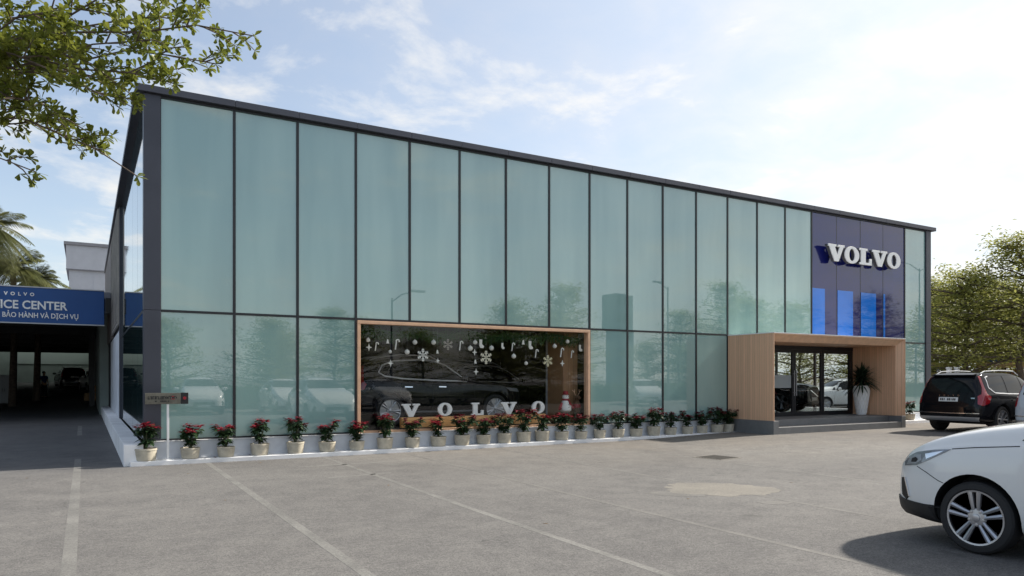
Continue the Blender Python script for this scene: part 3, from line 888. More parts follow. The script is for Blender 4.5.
def stripe(sf, path, wd, dirv, m, name, parent, eps=.006, res=.05):
    """a thin trim strip following the body along a 2D path"""
    P = [Vector(p) for p in path]; Lf, Rt = [], []
    for i, p in enumerate(P):
        t = (P[min(i + 1, len(P) - 1)] - P[max(i - 1, 0)]).normalized(); nn = Vector((-t.y, t.x)) * wd / 2
        Lf.append(p + nn); Rt.append(p - nn)
    return applique(sf, [tuple(x) for x in Lf + Rt[::-1]], dirv, m, name, parent, eps, res)

def wheel(parent, pos, R, wd, side, style, alloy='alloy'):
    """wheel lying in the car's local frame; side -1 left, +1 right (outer face)"""
    b = MB(); s = side; rr = R * (style.get('rr', .73))
    b.lathe([(rr, -wd / 2), (R * .93, -wd / 2), (R * .985, -wd * .42), (R, -wd * .25), (R, wd * .25), (R * .985, wd * .42), (R * .93, wd / 2), (R * .80, wd / 2 + .006), (rr, wd / 2 - .004), (rr, wd * .3), (rr, -wd * .3)], (0, 0, 0), 44, 'X')
    b.v = [(pos[0] + x * s, pos[1] + y, pos[2] + z) for x, y, z in b.v]
    ty = b.build('wheel', M['rubber'], parent, local=True, smooth=30)
    b = MB(); o = wd / 2
    b.lathe([(rr * .98, -o * .8), (rr * .98, o * .96), (rr * 1.0, o * 1.0), (rr * 1.01, o * .99), (rr * .93, o * .94), (rr * .90, o * .2), (rr * .5, o * .12), (.02, o * .12)], (0, 0, 0), 44, 'X')
    b.v = [(pos[0] + x * s, pos[1] + y, pos[2] + z) for x, y, z in b.v]
    b.build('rim_barrel', M['alloy_dark'], ty, local=True, smooth=30)
    b = MB()
    b.lathe([(rr * .925, o * .70), (rr * .93, o * .99), (rr * .99, o * 1.015), (rr * 1.0, o * .9), (rr * .97, o * .7)], (0, 0, 0), 44, 'X')
    n = 5
    for i in range(n):
        base = 2 * pi * i / n + style.get('ph', .3)
        for da, w0, w1 in style['spokes']:
            t = base + da; t0 = base + da * style.get('conv', .5)
            def P(r, ang, h): return Vector((h, r * sin(ang), r * cos(ang)))
            def side_w(r, ang, wv):
                rad = Vector((0, sin(ang), cos(ang))); tan = Vector((0, cos(ang), -sin(ang)))
                return tan * wv
            secs = [(rr * style.get('r0', .14), t0, w0, o * .80, .05), (rr * .5, lerp(t0, t, .68), lerp(w0, w1, .4), o * .88, .045), (rr * .95, t, w1, o * .95, .04)]
            k = len(b.v)
            for r_, an, wv, h, th in secs:
                c = P(r_, an, h); sw = side_w(r_, an, wv)
                b.v += [tuple(c - sw * .75 + Vector((.0, 0, 0))), tuple(c - sw * 0 + Vector((.008, 0, 0))), tuple(c + sw * .75), tuple(c + sw - Vector((th, 0, 0))), tuple(c - sw - Vector((th, 0, 0)))]
            for q in range(2):
                for j in range(5):
                    j2 = (j + 1) % 5
                    b.f.append((k + q * 5 + j, k + q * 5 + j2, k + q * 5 + 5 + j2, k + q * 5 + 5 + j))
            b.f.append(tuple(k + 10 + j for j in range(5))); b.f.append(tuple(k + j for j in reversed(range(5))))
    b.v = [(pos[0] + x * s, pos[1] + y, pos[2] + z) for x, y, z in b.v]
    b.build('spokes', M[alloy], ty, local=True, smooth=30)
    b = MB()
    b.lathe([(rr * .34, o * .55), (rr * .34, o * .72), (rr * .30, o * .80), (rr * .14, o * .84), (rr * .13, o * .90), (rr * .10, o * .92), (.003, o * .93)], (0, 0, 0), 24, 'X')
    for i in range(n):
        t = 2 * pi * (i + .5) / n + style.get('ph', .3)
        b.lathe([(.014, o * .74), (.014, o * .85), (.003, o * .86)], (0, rr * .25 * sin(t), rr * .25 * cos(t)), 8, 'X')
    b.v = [(pos[0] + x * s, pos[1] + y, pos[2] + z) for x, y, z in b.v]
    b.build('hub', M[alloy], ty, local=True, smooth=30)
    return ty

def even(keys, L, extra=()):
    return sorted(set(keys) | set(extra))
TWIN = {'spokes': ((-.165, .017, .027), (.165, .017, .027)), 'conv': 1.9, 'r0': .28, 'ph': .05, 'rr': .765}
WIDE = {'spokes': ((-.30, .018, .042), (.30, .018, .042)), 'conv': .15, 'ph': .1}

def make_wheels(root, P, style, alloy='alloy'):
    for s in P['axles']:
        for sd_ in (-1, 1):
            wheel(root, (sd_ * (P['W'] / 2 - P['tw'] / 2 - .025), P['L'] / 2 - s, P['rw']), P['rw'], P['tw'], sd_, style, alloy)

# ---- compact white crossover with a short rounded nose
def make_crossover(name, label, paint, loc, rz):
    P = dict(L=4.36, W=1.84, rw=.333, ra=.385, tw=.225, axles=(.93, 3.54), az=.015, dark_nose=True)
    P['st'] = [0, .03, .09, .18, .30, .45, .62, .80, 1.0, 1.15, 1.27, 1.40, 1.65, 1.90, 2.10, 2.35, 2.65, 3.0, 3.35, 3.65, 3.88, 4.05, 4.18, 4.28, 4.33, 4.36]
    P['zt'] = [(0, .66), (.03, .72), (.09, .79), (.18, .885), (.30, .955), (.45, 1.03), (.62, 1.09), (.80, 1.135), (1.0, 1.175), (1.15, 1.20), (1.27, 1.215), (1.40, 1.27), (1.65, 1.395), (1.90, 1.51), (2.10, 1.585), (2.35, 1.625), (2.65, 1.64), (3.0, 1.63), (3.35, 1.60), (3.65, 1.55), (3.88, 1.48), (4.05, 1.36), (4.18, 1.15), (4.28, .98), (4.36, .80)]
    P['zs'] = [(0, .62), (.03, .67), (.09, .735), (.18, .80), (.30, .86), (.45, .91), (.62, .95), (.80, .98), (1.0, 1.005), (1.27, 1.02), (2.1, 1.03), (3.3, 1.08), (4.05, 1.06), (4.18, .95), (4.28, .85), (4.36, .74)]
    P['zb'] = [(0, .30), (.03, .25), (.09, .22), (.3, .20), (.6, .19), (3.7, .21), (4.1, .28), (4.28, .36), (4.36, .44)]
    P['wm'] = [(0, .50), (.03, .60), (.09, .70), (.18, .785), (.30, .85), (.45, .89), (.62, .912), (.80, .92), (3.4, .92), (3.88, .90), (4.05, .86), (4.18, .80), (4.28, .72), (4.36, .60)]
    P['wt'] = [(0, .42), (.09, .58), (.18, .66), (.30, .71), (.45, .74), (1.27, .74), (1.40, .72), (1.9, .63), (2.35, .60), (3.35, .58), (3.88, .55), (4.18, .62), (4.36, .50)]
    root = thing(name, label, 'car', loc, rz)
    me = car_body(P, paint, 'body'); body = bpy.data.objects.new('body', me); COL.objects.link(body); body.parent = root
    sf = Surf(me); H = P['L'] / 2
    make_wheels(root, P, TWIN)
    for sg in (-1, 1):
        dv = Vector((-sg, 0, 0))
        # looking along dv: right axis a = dv x up
        A = lambda s: (H - s) * (1 if sg > 0 else -1)       # a-coordinate of station s
        yy = lambda pts: [(A(s), z) for s, z in pts]
        # door window band
        applique(sf, yy([(1.52, 1.07), (2.05, 1.08), (2.62, 1.085), (2.62, 1.545), (2.35, 1.555), (2.1, 1.515), (1.86, 1.41)]), dv, M['carglass'], 'side_window', root)
        applique(sf, yy([(2.70, 1.085), (3.45, 1.12), (3.80, 1.20), (3.72, 1.42), (3.45, 1.50), (2.70, 1.545)]), dv, M['carglass'], 'side_window', root)
        applique(sf, yy([(1.30, 1.065), (1.50, 1.075), (1.50, 1.22), (1.44, 1.20)]), dv, M['carglass'], 'quarter_window', root, .006, .04)
        stripe(sf, yy([(1.36, .26), (1.38, .60), (1.44, .98)]), .008, dv, M['black'], 'door_seam', root, .003)
        stripe(sf, yy([(2.66, .26), (2.66, 1.05)]), .008, dv, M['black'], 'door_seam', root, .003)
        stripe(sf, yy([(1.38, .255), (2.2, .25), (3.1, .26)]), .10, dv, M['plastic'], 'sill_trim', root, .008)
        dq = Vector((-sg * .80, -.60, 0)).normalized()
        d_, a_, b_ = basis(dq)
        def Q(x, s, z):
            p = Vector((sg * x, H - s, z)); return (p.dot(a_), z)
        # headlamp: swept back along the wing (outline in the plane across a low front quarter view)
        dq = Vector((.905 * -sg, -.425 * 1, -.0)).normalized()
        dq = Vector((-sg * .86, -.51, 0)).normalized()
        d_, a_, b_ = basis(dq)
        def Q(x, s, z):
            p = Vector((sg * x, H - s, z)); return (p.dot(a_), z)
        def T(u, v):
            """trace from the left front view, mirrored for the right side"""
            ro = Vector((0, 0, EYE)) - Vector((7.955, YC, 0)); rd = FW * FPX + RT * (u - 512) + Vector((0, 0, 1)) * (HY - v)
            h = sf.t.ray_cast(ro, rd.normalized())
            if h[0] is None:
                h = sf.t.find_nearest(ro + rd.normalized() * 7.6)
            p = Vector((abs(h[0].x) * sg, h[0].y, h[0].z)); return (p.dot(a_), p.z)
        def TT(pts): return [T(*p) for p in pts]
        hl = TT([(905.5, 465.5), (905.8, 461.5), (910.5, 456), (918, 452.3), (935, 450), (951, 449.5), (944, 453), (935, 457), (927, 460.8), (917, 465)])
        lamp = applique(sf, hl, dq, M['lens'], 'headlight', root, .008, .03)
        applique(sf, TT([(908, 464), (910.5, 458.8), (916, 455), (922, 454.5), (922.5, 460), (917, 463.5)]), dq, M['satin'], 'headlamp_bowl', lamp, .0125, .02)
        applique(sf, TT([(912.5, 461.8), (913.5, 458.5), (917, 457.2), (919, 459.2), (917, 462)]), dq, M['alloy_dark'], 'headlamp_projector', lamp, .016, .02)
        applique(sf, TT([(926, 454), (945, 451), (937, 455), (927, 459)]), dq, M['chrome'], 'headlamp_reflector', lamp, .0125, .025)
        # lower bumper and fog lamp recess
        dq3 = Vector((-sg * .80, -.60, 0)).normalized(); d_, a_, b_ = basis(dq3)
        def Q(x, s, z):
            p = Vector((sg * x, H - s, z)); return (p.dot(a_), z)
        applique(sf, [Q(.46, -.02, .215), Q(.62, .04, .205), Q(.84, .30, .195), Q(.895, .58, .195), Q(.90, .585, .30), Q(.895, .555, .385), Q(.80, .20, .40), Q(.70, .075, .415), Q(.46, -.02, .41)], dq3, M['plastic'], 'lower_bumper', root, .014, .04)
        d_, a_, b_ = basis(dq)
        dqf = Vector((0, -1, 0)); d2_, a2_, b2_ = basis(dqf)
        applique(sf, [(x * a2_.x, z) for x, z in ((-.62, .225), (.62, .225), (.62, .41), (-.62, .41))], dqf, M['plastic'], 'lower_grille', root, .010) if sg > 0 else None
        applique(sf, TT([(902.5, 477), (905.5, 477), (909.5, 496), (907, 499), (903, 494)]), dq, M['black'], 'fog_lamp_recess', root, .008, .03)
        stripe(sf, TT([(905.8, 477), (908, 487), (910, 496)]), .014, dq, M['chrome'], 'fog_lamp_trim', root, .014, .03)
        # panel gaps: bumper to wing, wing to bonnet
        stripe(sf, TT([(917, 466), (926, 472), (938, 480.5), (943, 483)]), .007, dq, M['black'], 'bumper_seam', root, .002, .04)
        stripe(sf, TT([(952, 449), (975, 447.6), (1000, 447), (1020, 446.5)]), .008, dq, M['black'], 'bonnet_seam', root, .002, .05)
        # door mirror
        mp = Vector((sg * .93, H - 1.62, 1.09))
        b = MB(); b.lathe([(.005, -.13), (.06, -.12), (.085, -.05), (.088, .03), (.06, .10), (.005, .115)], (0, 0, 0), 14, 'X')
        b.v = [(mp.x + sg * .09 + x, mp.y + y * .8, mp.z + .04 + z) for x, y, z in b.v]
        mo = b.build('door_mirror', paint, root, local=True, smooth=True)
        b = MB(); b.bar((sg * .86, mp.y, 1.04), (sg * 1.0, mp.y, 1.09), .06, .04); b.build('mirror_arm', M['plastic'], mo, local=True)
        stripe(sf, yy([(2.42, .945), (2.58, .95)]), .03, dv, M['chrome'], 'door_handle', root, .02, .03)
        tl = applique(sf, yy([(4.0, .82), (4.27, .80), (4.27, .98), (4.12, 1.08), (3.98, 1.05)]), dv, M['redlens'], 'tail_light', root, .008, .04)
        b = MB(); b.tube([(sg * .575, H - 2.0, 1.60), (sg * .575, H - 2.2, 1.665), (sg * .565, H - 3.2, 1.665), (sg * .55, H - 3.6, 1.61)], .018, 8)
        b.build('roof_rail', M['satin'], root, local=True, smooth=True)
    # windscreen, rear window, grille (along y)
    dv = Vector((0, -1, 0)); d_, a_, b_ = basis(dv)
    q = lambda pts: [(x * a_.x, z) for x, z in pts]
    applique(sf, q([(-.70, 1.25), (.70, 1.25), (.60, 1.53), (.52, 1.565), (-.52, 1.565), (-.60, 1.53)]), dv, M['carglass'], 'windscreen', root)
    applique(sf, q([(-.40, .28), (.40, .28), (.44, .50), (.40, .58), (-.40, .58), (-.44, .50)]), dv, M['black'], 'grille', root, .008)
    for z in (.33, .40, .47, .54): stripe(sf, q([(-.40, z), (.40, z)]), .012, dv, M['satin'], 'grille_bar', root, .014)
    applique(sf, q([(-.26, .36), (.26, .36), (.26, .47), (-.26, .47)]), dv, M['plate'], 'number_plate', root, .025)
    dv = Vector((0, 1, 0)); d_, a_, b_ = basis(dv)
    q = lambda pts: [(x * a_.x, z) for x, z in pts]
    applique(sf, q([(-.60, 1.12), (.60, 1.12), (.52, 1.45), (-.52, 1.45)]), dv, M['carglass'], 'rear_window', root)
    applique(sf, q([(-.30, .62), (.30, .62), (.30, .74), (-.30, .74)]), dv, M['plate'], 'number_plate', root, .01)
    return root

# ---- tall estate-like SUV, upright tail with high red lamps
def make_suv(name, label, paint, loc, rz, L=4.95, W=1.96, Hh=1.775, rw=.385, seven=True, wstyle=WIDE, badge=True, tail=True):
    P = dict(L=L, W=W, rw=rw, ra=rw + .045, tw=.255, axles=(.88, L - (1.08 if seven else .96)), az=.02)
    e = L
    hw = W / 2
    P['st'] = [0, .04, .11, .22, .38, .60, .85, 1.1, 1.32, 1.48, 1.62, 1.85, 2.1, 2.35, 2.65, 3.0, 3.4, e - 1.2, e - .9, e - .62, e - .42, e - .27, e - .17, e - .09, e - .04, e]
    k = Hh / 1.775
    if seven:
        P['zt'] = [(0, .78), (.04, .88), (.11, .96), (.22, 1.01), (.38, 1.04), (.60, 1.07), (1.1, 1.12), (1.48, 1.15), (1.62, 1.21), (2.1, 1.50), (2.35, 1.62), (2.65, 1.70), (3.0, 1.735), (e - 1.2, 1.735), (e - .62, 1.71), (e - .42, 1.69), (e - .30, 1.66), (e - .27, 1.60), (e - .17, 1.36), (e - .09, 1.12), (e - .04, .92), (e, .74)]
        P['zs'] = [(0, .74), (.04, .82), (.11, .89), (.22, .95), (.38, .99), (.6, 1.02), (1.48, 1.07), (3, 1.09), (e - .27, 1.11), (e - .17, 1.04), (e - .09, .92), (e - .04, .80), (e, .68)]
    else:
        P['zt'] = [(0, .74), (.04, .84), (.11, .92), (.22, .97), (.38, 1.0), (.60, 1.03), (1.1, 1.08), (1.48, 1.11), (1.62, 1.18), (2.1, 1.46), (2.35, 1.57), (2.65, 1.63), (3.0, 1.655), (e - 1.2, 1.64), (e - .62, 1.58), (e - .42, 1.53), (e - .30, 1.46), (e - .27, 1.40), (e - .17, 1.20), (e - .09, 1.04), (e - .04, .88), (e, .72)]
        P['zs'] = [(0, .70), (.04, .78), (.11, .85), (.22, .91), (.38, .95), (.6, .98), (1.48, 1.03), (3, 1.06), (e - .5, 1.10), (e - .27, 1.08), (e - .17, 1.0), (e - .09, .90), (e - .04, .78), (e, .66)]
    P['zb'] = [(0, .34), (.04, .27), (.11, .24), (.4, .22), (L - .9, .23), (e - .3, .29), (e - .09, .33), (e, .40)]
    P['wm'] = [(0, hw * .66), (.04, hw * .78), (.11, hw * .86), (.22, hw * .92), (.38, hw * .965), (.6, hw * .99), (.85, hw), (e - .9, hw), (e - .42, hw * .975), (e - .27, hw * .955), (e - .17, hw * .93), (e - .09, hw * .90), (e - .04, hw * .86), (e, hw * .78)]
    P['wt'] = [(0, hw * .58), (.11, hw * .74), (.38, hw * .80), (1.48, hw * .81), (1.62, hw * .79), (2.1, hw * .75), (2.65, hw * .73), (e - .62, hw * .72), (e - .27, hw * .72), (e - .17, hw * .74), (e - .09, hw * .78), (e, hw * .70)]
    root = thing(name, label, 'car', loc, rz)
    me = car_body(P, paint, 'body'); body = bpy.data.objects.new('body', me); COL.objects.link(body); body.parent = root
    sf = Surf(me); H = L / 2
    make_wheels(root, P, wstyle)
    rl = e - .36 if seven else e - .62
    zr = 1.60 * (1 if seven else .935)
    for sg in (-1, 1):
        dv = Vector((-sg, 0, 0)); A = lambda s: (H - s) * (1 if sg > 0 else -1)
        yy = lambda pts: [(A(s), z) for s, z in pts]
        zb0 = 1.12 if seven else 1.09
        if seven:
            ws_ = [[(1.80, zb0), (2.62, zb0 + .01), (2.62, 1.615), (2.45, 1.585), (2.2, 1.46)], [(2.70, zb0 + .01), (3.50, zb0 + .02), (3.50, 1.64), (2.9, 1.64), (2.70, 1.625)], [(3.58, zb0 + .02), (e - .78, zb0 + .05), (e - .55, 1.30), (e - .60, 1.58), (3.58, 1.635)]]
            trim = [(1.72, zb0 - .02), (2.6, zb0 - .012), (3.5, zb0), (e - .76, zb0 + .03), (e - .52, 1.30), (e - .56, 1.59), (e - .70, 1.615)]
        else:
            ws_ = [[(1.80, zb0), (2.62, zb0 + .015), (2.62, 1.545), (2.45, 1.52), (2.2, 1.42)], [(2.70, zb0 + .02), (3.42, zb0 + .06), (3.42, 1.545), (2.9, 1.56), (2.70, 1.555)], [(3.48, zb0 + .065), (3.85, zb0 + .12), (3.98, 1.30), (3.84, 1.44), (3.48, 1.535)]]
            trim = [(1.70, zb0 - .03), (1.85, zb0 - .02), (2.6, zb0), (3.42, zb0 + .04), (3.88, zb0 + .10), (4.02, 1.28), (3.90, 1.45), (3.6, 1.55), (2.9, 1.59), (2.5, 1.565), (2.2, 1.46), (1.80, 1.17)]
        for pl in ws_: applique(sf, yy(pl), dv, M['carglass'], 'side_window', root, .006)
        stripe(sf, yy(trim), .028, dv, M['bright'], 'window_trim', root, .011, .06)
        for s in (1.50, 2.66, 3.5): stripe(sf, yy([(s, .36), (s, zb0 - .03)]), .008, dv, M['black'], 'door_seam', root, .002)
        stripe(sf, yy([(1.42, .345), (2.4, .335), (e - 1.6, .345)]), .035, dv, M['satin'], 'sill_trim', root, .014)
        for s in (2.5, 3.4): stripe(sf, yy([(s - .2, .93), (s, .935)]), .028, dv, M['chrome' if not seven else 'black'], 'door_handle', root, .022, .03)
        # door mirror
        b = MB(); b.lathe([(.005, -.13), (.06, -.12), (.08, -.05), (.082, .03), (.06, .10), (.005, .115)], (0, 0, 0), 14, 'X')
        b.v = [(sg * (hw + .09) + x, H - 1.82 + y * .8, zb0 + .06 + z) for x, y, z in b.v]
        mo = b.build('door_mirror', paint, root, local=True, smooth=True)
        b = MB(); b.bar((sg * (hw - .08), H - 1.82, zb0 + .0), (sg * (hw + .05), H - 1.82, zb0 + .04), .06, .04); b.build('mirror_arm', M['plastic'], mo, local=True)
        # roof rail
        b = MB(); rx = hw * .62
        zt_ = 1.745 if seven else 1.665
        b.tube([(sg * rx, H - 2.35, zt_ - .09), (sg * rx, H - 2.62, zt_ + .03), (sg * rx, H - 3.4, zt_ + .045), (sg * rx, H - (e - .75), zt_ + (.015 if seven else -.03)), (sg * rx, H - (e - .55), zt_ - (.05 if seven else .1))], .018, 8)
        b.build('roof_rail', M['satin'], root, local=True, smooth=True)
        # front lamp
        dq = Vector((-sg * .6, -.8, 0)).normalized(); d_, a_, b_ = basis(dq)
        def Q(x, s, z):
            p = Vector((sg * x, H - s, z)); return (p.dot(a_), z)
        z0 = .80 if seven else .76
        applique(sf, [Q(hw * .62, .0, z0 + .10), Q(hw * .80, .09, z0 + .02), Q(hw * .97, .42, z0 + .06), Q(hw * .98, .55, z0 + .15), Q(hw * .90, .25, z0 + .13), Q(hw * .62, .0, z0 + .13)], dq, M['lens'], 'headlight', root, .006, .04)
        # tail lamp: high slim column over a wider foot
        if tail:
            dq2 = Vector((-sg * .55, .83, 0)).normalized(); d_, a_, b_ = basis(dq2)
            def R_(x, s, z):
                p = Vector((sg * x, H - s, z)); return (p.dot(a_), z)
            if seven:
                pl = [R_(.80, e - .05, .84), R_(.90, e - .12, .79), R_(.95, e - .36, .86), R_(.955, e - .46, 1.04), R_(.91, e - .34, 1.12), R_(.855, e - .29, 1.30), R_(.755, e - .27, 1.62), R_(.715, e - .24, 1.62), R_(.80, e - .25, 1.30), R_(.835, e - .18, 1.12), R_(.78, e - .09, 1.06)]
            else:
                pl = [R_(.80, e - .05, .90), R_(.88, e - .14, .84), R_(.915, e - .30, .88), R_(.92, e - .34, 1.0), R_(.875, e - .27, 1.10), R_(.80, e - .30, 1.28), R_(.71, e - .32, 1.43), R_(.67, e - .27, 1.43), R_(.74, e - .24, 1.26), R_(.78, e - .16, 1.08), R_(.76, e - .09, 1.0)]
            applique(sf, pl, dq2, M['redlens'], 'tail_light', root, .012, .03)
    dv = Vector((0, -1, 0)); d_, a_, b_ = basis(dv); q = lambda pts: [(x * a_.x, z) for x, z in pts]
    zt0 = 1.60 if seven else 1.53
    applique(sf, q([(-.78, zt0 - .37), (.78, zt0 - .37), (.66, zt0 - .02), (.58, zt0 + .03), (-.58, zt0 + .03), (-.66, zt0 - .02)]), dv, M['carglass'], 'windscreen', root)
    gz0 = .84 if seven else .80
    applique(sf, q([(-.42, gz0 - .30), (.42, gz0 - .30), (.48, gz0 + .02), (-.48, gz0 + .02)]), dv, M['black'], 'grille', root, .01)
    stripe(sf, q([(-.40, gz0 - .25), (.38, gz0 - .02)]), .03, dv, M['chrome'], 'grille_bar', root, .02)
    applique(sf, q([(-.26, .42), (.26, .42), (.26, .53), (-.26, .53)]), dv, M['plate'], 'number_plate', root, .015)
    applique(sf, q([(-.70, .26), (.70, .26), (.66, .38), (-.66, .38)]), dv, M['plastic'], 'front_skid_plate', root, .01)
    dv = Vector((0, 1, 0)); d_, a_, b_ = basis(dv); q = lambda pts: [(x * a_.x, z) for x, z in pts]
    z0 = 0 if seven else -.10
    applique(sf, q([(-.66, 1.16 + z0), (.66, 1.16 + z0), (.56, 1.55 + z0), (.50, 1.575 + z0), (-.50, 1.575 + z0), (-.56, 1.55 + z0)]), dv, M['carglass'], 'rear_window', root, .008)
    pl = applique(sf, q([(-.27, .90 + z0), (.27, .90 + z0), (.27, 1.02 + z0), (-.27, 1.02 + z0)]), dv, M['plate'], 'number_plate', root, .012)
    for i, wv in enumerate((.045, .045, .03, 0, .05, .05, .02, .045, .045)):
        if wv: stripe(sf, q([(-.21 + i * .05, .93 + z0), (-.21 + i * .05, .99 + z0)]), wv * .72, dv, M['letter_dark'], 'plate_character', pl, .018, .03)
    stripe(sf, q([(-.84, .58 + z0 * .3), (0, .57 + z0 * .3), (.84, .58 + z0 * .3)]), .022, dv, M['chrome'], 'bumper_trim', root, .014)
    applique(sf, q([(-.80, .36), (.80, .36), (.84, .47), (-.84, .47)]), dv, M['satin'], 'rear_skid_plate', root, .014)
    b = MB(); zz = (1.70 if seven else 1.50)
    b.prism([(H - (e - .42), zz + .005), (H - (e - .22), zz - .03), (H - (e - .20), zz - .055), (H - (e - .42), zz - .06)], lambda a, c, d: (d, a, c), -hw * .60, hw * .60)
    b.build('roof_spoiler', paint, root, local=True, bevel=.012)
    if badge:
        sp_ = sf.hit(Vector((0, -6, 1.075 + z0)), Vector((0, 1, 0)))[0]
        for i, ch in enumerate('VOLVO'):
            xx = (-.26 + i * .13)
            yv = sf.hit(Vector((xx, -6, 1.075 + z0)), Vector((0, 1, 0)))[0].y
            txt('badge_letter', ch, .065, M['chrome'], None, (xx - .02, yv - .008, 1.055 + z0), (1, 0, 0), (0, 0, 1), .008).parent = root
        stripe(sf, q([(.62, 1.0 + z0), (.72, 1.0 + z0)]), .035, dv, M['chrome'], 'model_badge', root, .012)
    return root

YC = 3.685 - (4.36 / 2 - .93)
make_crossover('parked_crossover', 'white compact crossover with a rounded nose parked at the near right edge', M['white_paint'], (7.05 + .905, YC, 0), 0)
suv = make_suv('parked_suv', 'black seven seat estate SUV seen from behind, parked beside the entrance portal', M['black_paint'], (21.45 + 2.475, 11.95, gz(23, 12)), -pi / 2)
make_suv('parked_suv', 'silvery white SUV cut off by the right edge, only its red tail lamp corner showing', M['silver_paint'], (21.98 + 2.4, 9.62, gz(23, 9.6)), -pi / 2, L=4.8, W=1.9)
disp = make_suv('display_car', 'black SUV with a chrome window line on display in the shop window', M['black_paint'], (5.58 + 2.36, 17.15 + .95, .445), -pi / 2, L=4.72, W=1.90, Hh=1.66, rw=.372, seven=False, wstyle={'spokes': ((-.15, .016, .034), (.15, .016, .034)), 'conv': .3, 'ph': .45})
disp.scale = (1.03, 1.03, 1.05)
dup(disp, (21.9, 19.6, .445), pi + .35, 'dark SUV inside the lobby, seen through the glass entrance doors')
dup(disp, (11.2, 20.6, .445), -pi / 2, 'dark SUV in the gloom behind the car on display, right of its bonnet')

# ------------------------------------------------------------------ window display
st_ = thing('letter_stand', 'long honey oak plinth board under the standing letters in the shop window', 'display stand', (8.3, 15.95, .46))
b = MB(); b.box(6.24, 10.16, 15.77, 15.89, .48, .735); b.build('board', M['woodbox'], st_, bevel=.005)
lab = {0: 'first V of the white VOLVO letters on the oak board in the window', 1: 'first O of the white VOLVO letters on the oak board in the window', 2: 'L in the middle of the white VOLVO letters on the oak board', 3: 'second V of the white VOLVO letters on the oak board in the window', 4: 'last O of the white VOLVO letters, at the right end of the oak board'}
for i, (ch, x0) in enumerate(zip('VOLVO', (6.26, 7.17, 8.06, 8.87, 9.78))):
    o = slab(None, ch, x0, .745 + (.006 if ch == 'O' else 0), .305, 15.80, 15.86, M['white'], 'display_letter', 1.42 if ch == 'V' else 1.28)
    tag(o, lab[i], 'letter', 'white letters standing in the shop window')

gar = MB(); r = random.Random(5)
for i in range(2600):
    x_ = r.uniform(WX0 + .15, WX1 - .15); a = r.gauss(0, .035); z = 2.70 + .05 * sin(x_ * 5) + r.gauss(0, .05)
    d = Vector((r.uniform(-1, 1), r.uniform(-.7, .7), r.uniform(-1.6, .3)))
    gar.leaf(Vector((x_, 15.93 + a, z)), d, Vector((r.uniform(-1, 1), -1, r.uniform(-1, 1))), r.uniform(.09, .22), .018)
gar.tube([(WX0 + .1 + i * .1, 15.93, 2.72 + .04 * sin(i * .5)) for i in range(62)], .03, 6)
o = gar.build('garland', M['garland']); tag(o, 'green fir garland draped along the top of the shop window', 'garland')

def flat(b, poly, x, z, y=15.745, th=.012): b.prism(poly, lambda a, c, d: (x + a, d, z + c), y, y + th)
def deco(kind, x, z, s, m, label):
    b = MB(); y = 15.745; s *= .86
    if kind == 'snowflake_ornament':
        for i in range(6):
            t = i * pi / 3; dx, dz = sin(t), cos(t)
            b.bar((x, y, z), (x + dx * s, y, z + dz * s), s * .16, .008, (0, 1, 0))
            for f, l in ((.45, .34), (.75, .26)):
                for q in (-1, 1):
                    t2 = t + q * .8
                    b.bar((x + dx * s * f, y + .001 * q, z + dz * s * f), (x + dx * s * f + sin(t2) * s * l, y + .001 * q, z + dz * s * f + cos(t2) * s * l), s * .13, .007, (0, 1, 0))
    elif kind == 'bauble':
        b.lathe([(s * .02, -s), (s * .5, -s * .87), (s * .87, -s * .5), (s, 0), (s * .87, s * .5), (s * .5, s * .87), (s * .16, s), (s * .16, s * 1.22), (.002, s * 1.24)], (x, y, z), 14)
    elif kind == 'candy_cane':
        pts = [(x - s * .15, y, z - s)] + [(x + s * .05, y, z + s * .4)] + [(x + s * .3 - s * .28 * cos(t), y, z + s * .5 + s * .3 * sin(t)) for t in (.3, .9, 1.57, 2.3, 2.9)] + [(x + s * .6, y, z + s * .35)]
        b.tube(pts, s * .13, 7)
    elif kind == 'stocking':
        flat(b, [(-s * .4, s), (s * .35, s), (s * .3, -s * .1), (s * .85, -s * .55), (s * .7, -s), (-s * .1, -s), (-s * .38, -s * .5)], x, z)
    elif kind == 'paper_star':
        flat(b, [(s * (1 if i % 2 == 0 else .36) * sin(i * pi / 4), s * (1.2 if i % 4 == 0 else 1 if i % 2 == 0 else .36) * cos(i * pi / 4)) for i in range(8)], x, z)
    elif kind == 'paper_bell':
        flat(b, [(-s * .2, s), (s * .2, s), (s * .42, s * .3), (s * .55, -s * .6), (s * .8, -s * .8), (-s * .8, -s * .8), (-s * .55, -s * .6), (-s * .42, s * .3)], x, z)
    o = b.build(kind, m, smooth=(kind in ('bauble', 'candy_cane')))
    # hanging thread
    t = MB(); t.tube([(x, y + .004, z + s * 1.05), (x, y + .004, 2.80)], .0010, 4); t.build('thread', M['greytrim'], o)
    return tag(o, label, {'snowflake_ornament': 'snowflake', 'bauble': 'bauble', 'candy_cane': 'candy cane', 'stocking': 'stocking', 'paper_star': 'star', 'paper_bell': 'bell'}[kind], 'white ornaments hanging in the shop window')
W_, G_ = M['ivory'], M['gold']
